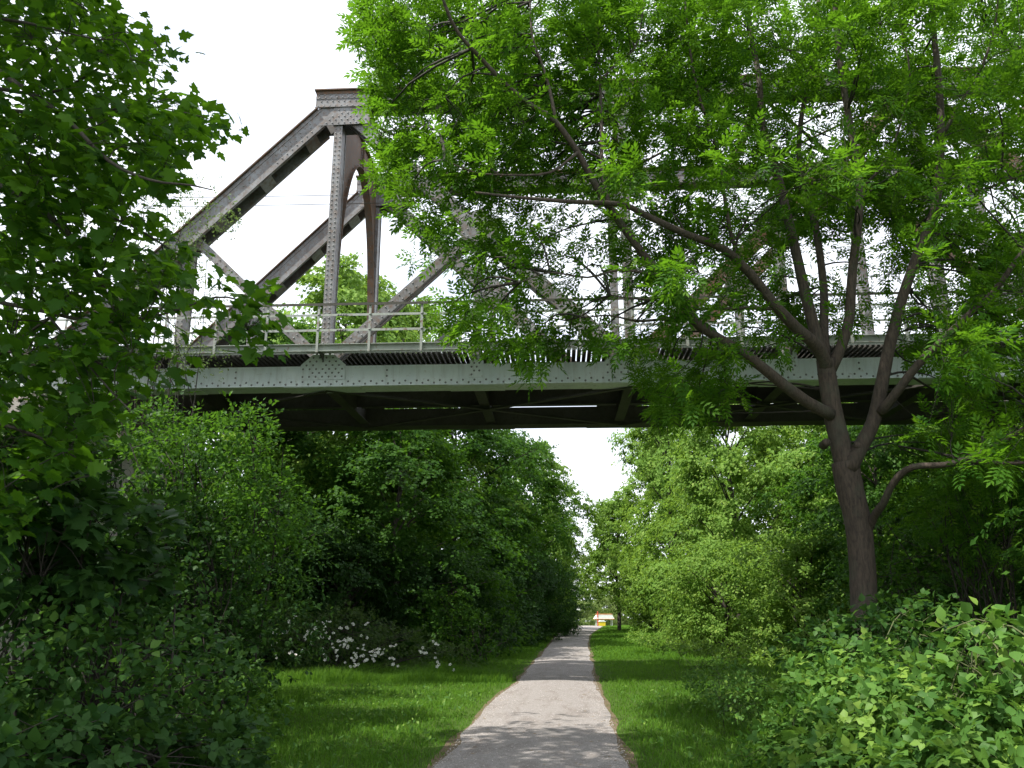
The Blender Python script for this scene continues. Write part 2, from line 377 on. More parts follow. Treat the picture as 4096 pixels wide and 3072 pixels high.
# railway banks beyond both ends of the bridge
BR_A = R(3.2); BR_O = np.array([0, 18.5, 0]); UU = np.array([math.cos(BR_A), -math.sin(BR_A), 0]); VV = np.array([math.sin(BR_A), math.cos(BR_A), 0])
def bw(u, v, z): return BR_O + UU * u + VV * v + np.array([0, 0, z])
U0, PAN, NPAN = -11.67, 3.61, 10
U1 = U0 + PAN * NPAN
for (ua, ub) in ((U0 - 1.6, -90), (U1 + 1.6, 110)):
    mb = MB(); nseg = 14
    prof = [(-10.5, -.05), (-6.5, 2.9), (-1.2, 6.9), (-.9, 7.2), (5.9, 7.2), (6.2, 6.9), (11.5, 2.9), (15.5, -.05)]
    for i in range(nseg + 1):
        u = ua + (ub - ua) * i / nseg
        for (v, z) in prof: mb.v.append(tuple(bw(u, v + .25 * math.sin(u * .7 + z), z)))
    k = len(prof)
    for i in range(nseg):
        for j in range(k - 1): mb.f.append([i * k + j, i * k + j + 1, (i + 1) * k + j + 1, (i + 1) * k + j])
    mb.f.append(list(range(k)))
    struct(mb.build('railway_bank', M['forestfloor']))

# =================================================================== BRIDGE
bridge = empty('railway_bridge', tuple(BR_O), 'old riveted steel truss railway bridge crossing high over the gravel path', 'bridge', rotz=-BR_A)
ZB0, ZB1, ZT0, ZT1, DEP, VF = 6.63, 7.11, 14.04, 14.53, .46, 4.45
rivets = []                                     # (pos, normal, priority)
def rv(u, v, z, nrm=(0, -1, 0), pr=5): rivets.append((np.array([u, v, z], float), np.array(nrm, float), pr))
ZM = (ZB0 + ZB1) / 2; ZTM = (ZT0 + ZT1) / 2
node = lambda i: U0 + PAN * i
def line_frame(p0, p1):
    d = np.array([p1[0] - p0[0], 0, p1[1] - p0[1]]); L = np.linalg.norm(d); d /= L
    a = np.array([-d[2], 0, d[0]]);
    if a[2] < 0: a = -a
    return np.array([p0[0], 0, p0[1]]), np.array([p1[0], 0, p1[1]]), d, a, L
B = np.array([0, 1., 0])
def truss(v0, near):
    V = lambda x: v0 + x
    # bottom chord
    mb = MB(); mb.box(U0 - .5, U1 + .5, V(0), V(.02), ZB0, ZB1); mb.box(U0 - .5, U1 + .5, V(DEP - .02), V(DEP), ZB0, ZB1)
    mb.box(U0 - .5, U1 + .5, V(.02), V(.10), ZB1 - .02, ZB1 - .001); mb.box(U0 - .5, U1 + .5, V(DEP - .10), V(DEP - .02), ZB1 - .02, ZB1 - .001)
    LPM = M['lightpaint'] if near else M['understeel']  # far chord gets the dark steel: its shade is in the colour
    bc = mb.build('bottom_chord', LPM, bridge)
    mb = MB(); mb.box(U0 - .5, U1 + .5, V(-.016), V(-.001), ZB0 - .005, ZB0 + .14); mb.box(U0 - .5, U1 + .5, V(-.05), V(.12), ZB0 - .024, ZB0 - .005)
    mb.box(U0 - .5, U1 + .5, V(DEP - .12), V(DEP + .08), ZB0 - .024, ZB0 - .005)
    mb.box(U0 - .5, U1 + .5, V(.121), V(DEP - .121), ZB0 - .02, ZB0 - .008); mb.build('chord_angle', LPM, bc)
    for i in range(NPAN + 1):
        mb = MB(); mb.box(node(i) - .9 + .25 * (i % 2), node(i) + .9 - .25 * (i % 2), V(-.04), V(DEP + .081), ZB0 - .038, ZB0 - .026)
        mb.build('cover_plate', LPM, bc)
    # top chord
    a, b = node(2) - .62, node(8) + .62
    mb = MB(); mb.box(a, b, V(0), V(.02), ZT0, ZT1); mb.box(a, b, V(DEP - .02), V(DEP), ZT0, ZT1)
    mb.box(a, b, V(-.014), V(-.001), ZT0 + .26, ZT0 + .33); mb.box(a, b, V(-.06), V(-.001), ZT0 - .012, ZT0); mb.box(a, b, V(-.016), V(-.002), ZT0, ZT0 + .10)
    for k in range(int((b - a) / 1.2)): mb.box(a + .5 + k * 1.2, a + .85 + k * 1.2, V(.021), V(DEP - .021), ZT0 + .01, ZT0 + .025)
    tc = mb.build('top_chord', M['greypaint'], bridge)
    mb = MB(); mb.box(a - .04, b + .04, V(-.07), V(DEP + .07), ZT1 + .001, ZT1 + .035); mb.box(a, b, V(-.012), V(-.001), ZT1 - .09, ZT1 - .001); mb.build('cover_plate', M['rustpaint'], tc)
    # end posts
    for (i, j, sg) in ((0, 2, 1), (NPAN, NPAN - 2, -1)):
        p0, p1, d, aa, L = line_frame((node(i), ZM), (node(j), ZTM - .08)); h = .25; zc = ZT0 - .016
        eu, el = p0 + aa * h, p0 - aa * h; eu = eu + d * ((zc - eu[2]) / d[2]); el = el + d * ((zc - el[2]) / d[2]); pl = el - d * .75
        pg = [((p0 + aa * h)[0], (p0 + aa * h)[2]), ((p0 - aa * h)[0], (p0 - aa * h)[2]), (el[0], zc), (eu[0], zc)]
        mb = MB(); mb.prism(pg, V(-.002), V(.019)); mb.prism(pg, V(DEP - .021), V(DEP - .001))
        mb.obox(p0 - aa * h, pl, aa, B, -.012, -.0005, V(-.07), V(.022)); mb.obox(p0 - aa * h, pl, aa, B, -.012, -.0005, V(DEP - .03), V(DEP + .06))
        mb.obox(p0 + aa * h, eu, aa, B, -.10, -.012, V(-.016), V(-.0025))
        k = 1.1
        while k < L - 1: mb.obox(p0 + d * k, p0 + d * (k + .38), aa, B, -h - .026, -h - .013, V(-.02), V(DEP + .02)); k += 1.55
        ep = mb.build('end_post', M['greypaint'], bridge)
        mb = MB(); mb.obox(p0 + aa * h, eu - d * .03, aa, B, .001, .03, V(-.08), V(DEP + .08)); mb.build('cover_plate', M['rustpaint'], ep)
        if near and sg > 0:
            for k in np.arange(.8, L - 1.4, .30): q = p0 + d * k + aa * (h - .05); rv(q[0], V(-.015), q[2], pr=4)
            for k in (2.2, 3.8, 5.4, 7.0):
                for o_ in (0, .16): q = p0 + d * (k + o_) + aa * (.02 - o_ * .2); rv(q[0], V(0), q[2], pr=2)
            for k in np.arange(L - 2.2, L - .95, .17):
                for t_ in (-.12, -.02, .08): q = p0 + d * (k + t_ * .6) + aa * t_; rv(q[0], V(0), q[2], pr=1)
    # verticals
    def post(i, z1, wd=.105, name='post', ad=0):
        mb = MB(); u = node(i)
        mb.box(u - wd, u + wd, V(.02), V(.04), ZB1 - .25, z1); mb.box(u - wd, u + wd, V(DEP - .04), V(DEP - .02), ZB1 - .25, z1)
        mb.box(u - wd * .8, u - wd * .8 + .014, V(.041), V(DEP - .041), ZB1 - .2, z1 - .01); mb.box(u + wd * .8 - .014, u + wd * .8, V(.041), V(DEP - .041), ZB1 - .2, z1 - .01)
        mb.build(name, M['greypaint'], bridge)
        if near:
            for z in np.arange(ZB1 + .2, z1 - .1, .125):
                rv(u - .055, V(.02), z, pr=3 if i in (2,) else 6); rv(u + .055, V(.02), z + .01, pr=3 if i in (2,) else 6)
    for i in (2, 4, 6, 8): post(i, ZT0 - .02 if i != 2 and i != 8 else 13.58)
    ym = (ZM + ZTM) / 2
    for i in (1, 3, 5, 7, 9): post(i, ym - .05, .085, 'sub_post')
    if not near: post(7, ZT0 - .02, .11)
    # diagonals: down from the top nodes, up towards the middle
    def diag(p, q, h, mat, name, vo=.045, rp=6, cut=(.3, .3)):
        p0, p1, d, aa, L = line_frame(p, q); p0 = p0 + d * cut[0]; p1 = p1 - d * cut[1]; mb = MB()
        mb.obox(p0, p1, aa, B, -h, h, V(vo), V(vo + .016)); mb.obox(p0, p1, aa, B, -h, h, V(DEP - vo - .016), V(DEP - vo))
        for sg in (-1, 1):
            mb.obox(p0, p1, aa, B, sg * h - (.012 if sg > 0 else 0), sg * h + (.012 if sg < 0 else 0), V(vo + .017), V(vo + .09)); mb.obox(p0, p1, aa, B, sg * h - (.012 if sg > 0 else 0), sg * h + (.012 if sg < 0 else 0), V(DEP - vo - .09), V(DEP - vo - .017))
        k = 1.0
        while k < L - 1.2: mb.obox(p0 + d * k, p0 + d * (k + .3), aa, B, -h - .012, -h - .001, V(vo), V(DEP - vo)); k += 1.4
        mb.build(name, mat, bridge)
        if near:
            for k in np.arange(.15, L - .8, .22):
                for sg in (-1, 1): c = p0 + d * k + aa * sg * (h - .06); rv(c[0], V(vo), c[2], pr=rp)
    for (a_, b_) in ((2, 4), (8, 6)): diag((node(a_), ZTM - .15), (node(b_), ZM + .2), .18, M['greypaint'], 'diagonal', rp=3)
    for (a_, b_) in ((4, 6),): diag((node(a_), ZM + .2), (node(b_), ZTM - .1), .17, M['rustpaint'], 'diagonal', .07)
    diag((node(6), ZTM - .1), (node(8), ZM + .2), .17, M['rustpaint'], 'diagonal', .09)
    for (a_, b_) in ((2, 3), (4, 3)): diag((node(a_), ZM + .3), (node(b_), ym), .125, M['greypaint'] if a_ == 2 else M['rustpaint'], 'sub_diagonal', .07)
    for (a_, b_) in ((1, 2), (9, 8)): diag((node(a_), ym + .05), (node(b_), ZM + .3), .115, M['greypaint'], 'sub_diagonal', .06)
    # gusset plates
    def gus(pts, name, mat, off=-.030, pr=1, step=.155, both=True, skip=None):
        mb = MB(); mb.prism(pts, V(off), V(off + .012)); mb.build(name, mat, bridge)
        if both: mb = MB(); mb.prism(pts, V(DEP + .004), V(DEP + .016)); mb.build(name, mat, bridge)
        if near:
            us = [p[0] for p in pts]; zs = [p[1] for p in pts]; c = np.array([np.mean(us), np.mean(zs)]); row = 0
            z = min(zs) + .07
            def inside(x, y):
                ins = False; n = len(pts)
                for i in range(n):
                    (x1, y1), (x2, y2) = pts[i], pts[i - 1]
                    if (y1 > y) != (y2 > y) and x < (x2 - x1) * (y - y1) / (y2 - y1 + 1e-12) + x1: ins = not ins
                return ins
            while z < max(zs) - .03:
                u = min(us) + .06 + (row % 2) * step / 2
                while u < max(us) - .03:
                    if inside(u, z) and inside(u - .03, z) and inside(u + .03, z) and not (hash((round(u * 7), row)) % 7 == 0): rv(u, V(off), z, pr=pr)
                    u += step
                z += .093; row += 1
    for i in (2, 4, 6, 8):
        u = node(i); w_ = .535 if i == 2 else .62
        gus([(u - w_, ZB0 + .145), (u + w_, ZB0 + .145), (u + w_, ZB1 + .02), (u + .16, ZB1 + .36), (u - .16, ZB1 + .36), (u - w_, ZB1 + .02)], 'gusset_plate', LPM, pr=0 if i == 2 else 1)
    for i in (1, 3, 5, 7, 9):
        u = node(i); gus([(u - .16, ZB0 + .145), (u + .16, ZB0 + .145), (u + .13, ZB1 + .22), (u - .13, ZB1 + .22)], 'gusset_plate', LPM, pr=1, step=.12)
    for i, m_ in ((2, 1), (8, -1)):
        u = node(i)
        gus([(u - .10 * m_, ZT0 - .02), (u - .52 * m_, ZT0 - .53), (u + .80 * m_, ZT0 - .50), (u + .84 * m_, ZT0 - .02)][::m_], 'gusset_plate', M['greypaint'], pr=0)
    for i in (4, 6):
        u = node(i); gus([(u - .7, ZT0 - .02), (u - .5, ZT0 - .5), (u + .5, ZT0 - .5), (u + .7, ZT0 - .02)], 'gusset_plate', M['greypaint'], pr=6, step=.2)
    for i in (3, 5, 7):
        u = node(i); gus([(u - .5, ym - .15), (u - .1, ym - .5), (u + .3, ym - .35), (u + .5, ym + .1), (u + .1, ym + .5), (u - .3, ym + .35)], 'gusset_plate', M['greypaint'], pr=6, step=.2)
    if near:
        for k, u in enumerate(np.arange(U0, U1, .135)): rv(u, V(-.016), ZB0 + (.035 if k % 2 else .095), pr=1 if -8.5 < u < 3.2 else 6)
        for i in range(NPAN):
            for f_ in (.42,):
                rv(node(i) + PAN * f_, V(0), ZB0 + .22, pr=2); rv(node(i) + PAN * f_, V(0), ZB0 + .36, pr=2)
        for k, u in enumerate(np.arange(node(2) - .55, node(8) + .5, .15)):
            rv(u, V(-.016), ZT0 + .05, pr=1 if k < 10 else 6); rv(u + .07, V(0), ZT0 + .19, pr=1 if k < 10 else 6); rv(u + .03, V(-.014), ZT0 + .295, pr=1 if k < 10 else 6); rv(u, V(0), ZT0 + .385, pr=1 if k < 10 else 6)
    mb = MB()
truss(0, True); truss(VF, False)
# portal frames with the arched opening
def portal(u):
    m_ = MB(); va, vb = .44, VF + .02; vc = (va + vb) / 2; hw = (vb - va) / 2; za, zs = 13.62, 9.1; n = 28
    inner = [(vc + hw * math.cos(math.pi * k / n), zs + (za - zs) * math.sin(math.pi * k / n)) for k in range(n + 1)]
    top = ZT1 - .03
    for s0 in (-.011, .011):
        pass
    b = len(m_.v)
    for (v, z) in inner: m_.v += [(u - .011, v, z), (u + .011, v, z), (u - .011, v, top), (u + .011, v, top)]
    for k in range(n):
        p, q = b + 4 * k, b + 4 * k + 4
        m_.f += [[p, q, q + 2, p + 2], [p + 1, p + 3, q + 3, q + 1], [p + 2, q + 2, q + 3, p + 3], [p, p + 1, q + 1, q]]
    pf = m_.build('portal_plate', M['rustpaint'], bridge)
    r_ = MB()
    for k in range(n):
        (v0, z0), (v1, z1) = inner[k], inner[k + 1]; i0 = (v0 + (vc - v0) * .012, z0 - .014); i1 = (v1 + (vc - v1) * .012, z1 - .014)
        r_.quad_box([(u - .10, v0, z0 - .001), (u + .10, v0, z0 - .001), (u + .10, v1, z1 - .001), (u - .10, v1, z1 - .001), (u - .10, i0[0], i0[1]), (u + .10, i0[0], i0[1]), (u + .10, i1[0], i1[1]), (u - .10, i1[0], i1[1])])
    r_.build('arch_rim', M['rustpaint'], pf)
    r_ = MB(); r_.box(u + .012, u + .026, vc - .09, vc + .09, za + .02, top); r_.box(u + .027, u + .09, vc - .007, vc + .007, za + .02, top); r_.box(u + .012, u + .10, va, vb, top - .014, top); r_.build('stiffener', M['rustpaint'], pf)
    for z in np.arange(za + .08, top - .05, .08): rv(u + .026, vc - .06, z, (1, 0, 0), 6); rv(u + .026, vc + .06, z, (1, 0, 0), 6)
    for k in range(2, n - 1): v, z = inner[k]; rv(u + .011, vc + (v - vc) * .98, z + .05, (1, 0, 0), 6)
portal(node(2)); portal(node(8))
# top cross struts and bracing between the trusses
for i in range(3, 8):
    mb = MB(); mb.box(node(i) - .08, node(i) + .08, DEP + .002, VF - .002, ZT1 - .26, ZT1 - .05); mb.build('top_strut', M['rustpaint'], bridge)
for i in range(2, 8):
    for sg in (0, 1):
        p = np.array([node(i), (DEP if sg == 0 else VF), ZT1 - .30 - .03 * sg]); q = np.array([node(i + 1), (VF if sg == 0 else DEP), ZT1 - .30 - .03 * sg]); d = (q - p) / np.linalg.norm(q - p)
        mb = MB(); mb.obox(p, q, np.array([0, 0, 1.]), np.cross(d, [0, 0, 1.]), 0, .012, -.05, .05); mb.build('top_brace', M['rustpaint'], bridge)
# floor beams, stringers, lower bracing
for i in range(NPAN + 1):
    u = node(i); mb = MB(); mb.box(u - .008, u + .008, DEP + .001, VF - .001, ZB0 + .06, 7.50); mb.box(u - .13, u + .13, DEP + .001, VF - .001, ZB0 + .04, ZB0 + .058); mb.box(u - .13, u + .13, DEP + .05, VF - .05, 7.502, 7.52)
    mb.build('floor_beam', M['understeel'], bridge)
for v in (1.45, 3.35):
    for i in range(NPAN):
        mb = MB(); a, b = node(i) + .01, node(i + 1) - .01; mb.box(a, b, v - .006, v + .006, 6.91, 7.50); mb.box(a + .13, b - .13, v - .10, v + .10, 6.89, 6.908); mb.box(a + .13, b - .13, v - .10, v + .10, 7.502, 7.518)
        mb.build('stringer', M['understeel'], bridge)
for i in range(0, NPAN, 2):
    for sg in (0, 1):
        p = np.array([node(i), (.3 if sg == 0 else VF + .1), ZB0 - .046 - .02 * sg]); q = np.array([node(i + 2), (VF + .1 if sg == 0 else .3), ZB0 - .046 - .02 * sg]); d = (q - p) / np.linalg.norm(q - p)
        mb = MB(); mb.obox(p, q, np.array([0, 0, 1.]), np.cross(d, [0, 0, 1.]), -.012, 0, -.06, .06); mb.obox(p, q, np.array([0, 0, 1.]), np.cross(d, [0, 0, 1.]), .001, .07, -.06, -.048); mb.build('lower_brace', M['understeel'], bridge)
mb = MB(); mb.box(-.046, .046, -1.96, 1.965, 0, .012); mb.box(-.046, -.034, -1.96, 1.965, -.06, -.001); mb.box(.034, .046, -1.96, 1.965, -.06, -.001)
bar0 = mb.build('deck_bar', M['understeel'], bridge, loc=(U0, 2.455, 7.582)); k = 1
while U0 + k * .125 < U1:
    o = bar0.copy(); COL.objects.link(o); o.location = (U0 + k * .125, 2.455, 7.582); k += 1
# walkway outside the near truss
WV = -.55
mb = MB(); mb.box(-.059, .059, WV + .012, -.04, 7.402, 7.425)
slat0 = mb.build('walkway_plank', M['rail'], bridge, loc=(U0, 0, 0)); k = 1
while U0 + k * .125 < U1:
    o = slat0.copy(); COL.objects.link(o); o.location = (U0 + k * .125, 0, 0); k += 1
mb = MB(); mb.box(U0, U1, WV - .01, WV + .002, 7.29, 7.46); mb.box(U0, U1, WV - .07, WV - .0105, 7.448, 7.462); mb.box(U0, U1, WV - .06, WV - .0105, 7.29, 7.302); mb.box(U0, U1, WV + .0025, WV + .06, 7.385, 7.40); mb.build('walkway_beam', M['rail'], bridge)
for i in range(NPAN + 1):
    u = node(i); mb = MB(); mb.prism([(WV + .07, 7.31), (-.04, 7.2), (-.04, 7.38), (WV + .07, 7.38)], 0, .012)
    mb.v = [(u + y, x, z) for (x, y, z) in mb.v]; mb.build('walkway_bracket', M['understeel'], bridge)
post0 = None
for i in range(NPAN * 3 + 1):
    u = U0 + i * PAN / 3
    if post0 is None:
        mb = MB(); mb.box(-.028, .028, -.082, -.072, 7.26, 8.43); mb.box(-.028, -.018, -.071, -.02, 7.47, 8.43); mb.box(-.03, .03, -.0715, -.061, 7.31, 7.44)
        post0 = mb.build('railing_post', M['rail'], bridge, loc=(u, WV, 0))
    else:
        o = post0.copy(); COL.objects.link(o); o.location = (u, WV, 0)
    rv(u, WV - .082, 7.79, pr=5); rv(u, WV - .082, 8.16, pr=5)
mb = MB(); mb.box(U0, U1, WV - .10, WV - .02, 8.432, 8.442); mb.box(U0, U1, WV - .10, WV - .09, 8.38, 8.431); mb.build('top_rail', M['understeel'], bridge)
mb = MB(); mb.box(U0, U1, WV - .0705, WV - .062, 8.13, 8.185); mb.build('middle_rail', M['rail'], bridge)
mb = MB(); mb.box(U0, U1, WV - .0705, WV - .062, 7.76, 7.815); mb.build('lower_rail', M['rail'], bridge)
for i in range(0, NPAN * 3, 3):
    for z in (7.76, 8.13):
        mb = MB(); u = U0 + i * PAN / 3 + .42; mb.box(u, u + .26, WV - .078, WV - .0712, z + .004, z + .051); mb.build('splice_plate', M['rail'], bridge)
        for q in range(4): rv(u + .04 + q * .06, WV - .078, z + .027, pr=5)
# two wires strung along the bridge
for z, v in ((12.35, 2.0), (12.78, 2.3)):
    mb = MB(); mb.tube([(U0 + (U1 - U0) * k / 24, v, z + .10 * ((k % 12) / 6 - 1) ** 2) for k in range(25)], [.009] * 25, 5); mb.build('wire', M['understeel'], bridge)
# sprayed scribble on the far end post's foot and far sub post
mb = MB(); strokes = [[(0, .3), (.05, .02), (.12, .0), (.17, .3)], [(.33, .24), (.26, .3), (.22, .15), (.26, .0), (.35, .05)], [(.42, 0), (.43, .3), (.55, .28), (.55, .17), (.43, .15), (.57, 0)], [(.68, .3), (.60, .24), (.70, .14), (.68, .02), (.59, .02)],
                      [(-.1, .55), (.1, .62), (.0, .45), (.2, .45)], [(.3, .5), (.4, .68), (.5, .45)], [(.55, .48), (.72, .66)]]
p0, p1, d, aa, L = line_frame((node(0), ZM), (node(2), ZTM - .08))
for s_ in strokes:
    pts = []
    for (x, y) in s_:
        q = p0 + d * (.62 + x * .75 + y * .3) + aa * (-.19 + y * .5); pts.append((q[0], VF - .003, q[2]))
    mb.tube(smooth_path(pts, 4), [.014] * ((len(pts) - 1) * 4 + 1), 4)
mb.build('graffiti', M['graffiti'], bridge)
# rivets: the 300 that show largest as parts, the rest one mesh
def rivet_mesh():
    n = 7; V = [(0, 0, 1.0 * .62)]; Fc = []
    for r, z in ((.62, .48), (1, 0)): V += [(r * math.cos(6.2832 * k / n), r * math.sin(6.2832 * k / n), z) for k in range(n)]
    for k in range(n): k2 = (k + 1) % n; Fc += [(0, 1 + k, 1 + k2), (1 + k, 1 + n + k, 1 + n + k2), (1 + k, 1 + n + k2, 1 + k2)]
    return np.array(V) * .026, np.array(Fc)
RV, RF = rivet_mesh()
def infr(p): a, b, c = project(bw(*p)); return 300 < a < 2700 and 300 < b < 1700
order = sorted(range(len(rivets)), key=lambda i: (0 if infr(rivets[i][0]) else 1, rivets[i][2]))
RM = {}
for key, m_ in (('lightpaint', 'rivet'), ('greypaint', 'rivet')):
    me = np_mesh('rivet', RV, RF, smooth=True); me.materials.append(M[m_]); RM[key] = me
def rot_to(n):
    z = Vector(n); return z.to_track_quat('Z', 'Y')
for i in order[:300]:
    p, n, _ = rivets[i]; o = bpy.data.objects.new('rivet', RM['lightpaint' if p[2] < 7.6 else 'greypaint']); COL.objects.link(o); o.parent = bridge
    o.location = p; o.rotation_mode = 'QUATERNION'; o.rotation_quaternion = rot_to(n)
Vs, Fs = [], []; q = 0
for i in order[300:]:
    p, n, _ = rivets[i]; Mx = np.array(rot_to(n).to_matrix()); Vs.append(RV @ Mx.T + p); Fs.append(RF + q); q += len(RV)
prop(link('rivet_rows', np_mesh('rivet_rows', np.concatenate(Vs), np.concatenate(Fs), smooth=True), M['rivet'], bridge), kind='stuff')
# abutments
for i, (ua, ub, lab) in enumerate(((U0 - 1.7, U0 + .75, 'pale concrete bridge pier behind the maple leaves'), (U1 - .75, U1 + 1.7, 'concrete bridge pier at the far bank beyond the ash tree'))):
    r0 = empty('bridge_pier', tuple(bw((ua + ub) / 2, 2.4, 0)), lab, 'pier', rotz=-BR_A); hw = (ub - ua) / 2
    mb = MB(); mb.box(-hw, hw, -3.6, 3.6, -.1, 5.75); mb.build('wall', M['concrete'], r0)
    mb = MB(); mb.box(-hw - .1, hw + .1, -3.7, 3.7, 5.752, 6.05); mb.build('cap', M['concrete'], r0)
    for v in (-2.2, 2.25):
        mb = MB(); ang = [2 * math.pi * k / 20 for k in range(21)]
        for (r, z) in ((.42, 6.052), (.46, 6.12), (.46, 6.26), (.40, 6.30), (.36, 6.34), (.40, 6.38), (.40, 6.52), (.34, 6.56)): mb.v += [(r * math.cos(a) + (.4 if i == 0 else -.4), v + r * math.sin(a), z) for a in ang[:-1]]
        for k in range(7):
            for j in range(20): mb.f.append([k * 20 + j, k * 20 + (j + 1) % 20, (k + 1) * 20 + (j + 1) % 20, (k + 1) * 20 + j])
        mb.f.append([140 + j for j in range(20)]); mb.build('bearing', M['concrete'], r0, smooth=False)


# =================================================================== VEGETATION
def in_poly(X, Y, poly):
    ins = np.zeros(len(X), bool); n = len(poly)
    for i in range(n):
        (x1, y1), (x2, y2) = poly[i], poly[i - 1]
        c = ((y1 > Y) != (y2 > Y)) & (X < (x2 - x1) * (Y - y1) / (y2 - y1 + 1e-9) + x1); ins ^= c
    return ins
def sample_poly(poly, n, rng, gaps=(), weight=None):
    xs_ = [p[0] for p in poly]; ys_ = [p[1] for p in poly]; out = np.zeros((0, 2))
    while len(out) < n:
        X = min(xs_) + (max(xs_) - min(xs_)) * rng.rand(n * 2); Y = min(ys_) + (max(ys_) - min(ys_)) * rng.rand(n * 2)
        k = in_poly(X, Y, poly)
        for (gx, gy, rx, ry, pr) in gaps: k &= ~((((X - gx) / rx) ** 2 + ((Y - gy) / ry) ** 2 < 1) & (rng.rand(len(X)) < pr))
        out = np.concatenate([out, np.stack([X[k], Y[k]], 1)])
    return out[:n]
def px_to_world(PX, Yv): return np.array([at_Y(a, b, y) for (a, b), y in zip(PX, Yv)])
def curve_between(a, b, rng, sag=.12, n=4, lift=.1):
    L = np.linalg.norm(b - a); off = rng.randn(3) * L * sag; return [a + (b - a) * t + off * math.sin(math.pi * t) + np.array([0, 0, lift * L * math.sin(math.pi * t)]) for t in np.linspace(0, 1, n + 1)]
def twig_mesh(root, limbs, tufts, rng, nsub, mat, r0=.022, r1=.004, name='twigs', maxlen=9):
    """second-order branches from the limbs to sub-centres, thin twigs from there to each tuft"""
    base = np.array(root.location); lp = np.concatenate([np.array(l[len(l) // 4:]) for l, _ in limbs])
    sub = tufts[rng.permutation(len(tufts))[:nsub]]; mb = MB()
    for c in sub:
        d = np.linalg.norm(lp - c, axis=1) + .35 * np.maximum(0, lp[:, 2] - c[2] + .3); a = lp[np.argmin(d)]; L = np.linalg.norm(c - a)
        if L > maxlen: continue
        r = r0 * min(1, .35 + L * .3); pts = curve_between(a, c, rng, .10, 5); mb.tube(pts - base, list(np.linspace(r, r1 * 1.4, 6)), 5, False)
    for c in tufts:
        d = np.linalg.norm(sub - c, axis=1); a = sub[np.argmin(d)]
        if .05 < d.min() < 2.2: mb.tube(np.array(curve_between(a, c, rng, .12, 2)) - base, [r1, r1 * .8, r1 * .5], 3, False)
    return prop(mb.build(name, mat, root, smooth=True), kind='stuff')
def limb_world(spec, Y0, Y1, r0, r1, step=3):
    n = len(spec); pts = smooth_path([at_Y(x, y, Y0 + (Y1 - Y0) * i / (n - 1)) for i, (x, y) in enumerate(spec)], step)
    t = np.linspace(0, 1, len(pts)); return pts, list(r0 + (r1 - r0) * t ** .8)

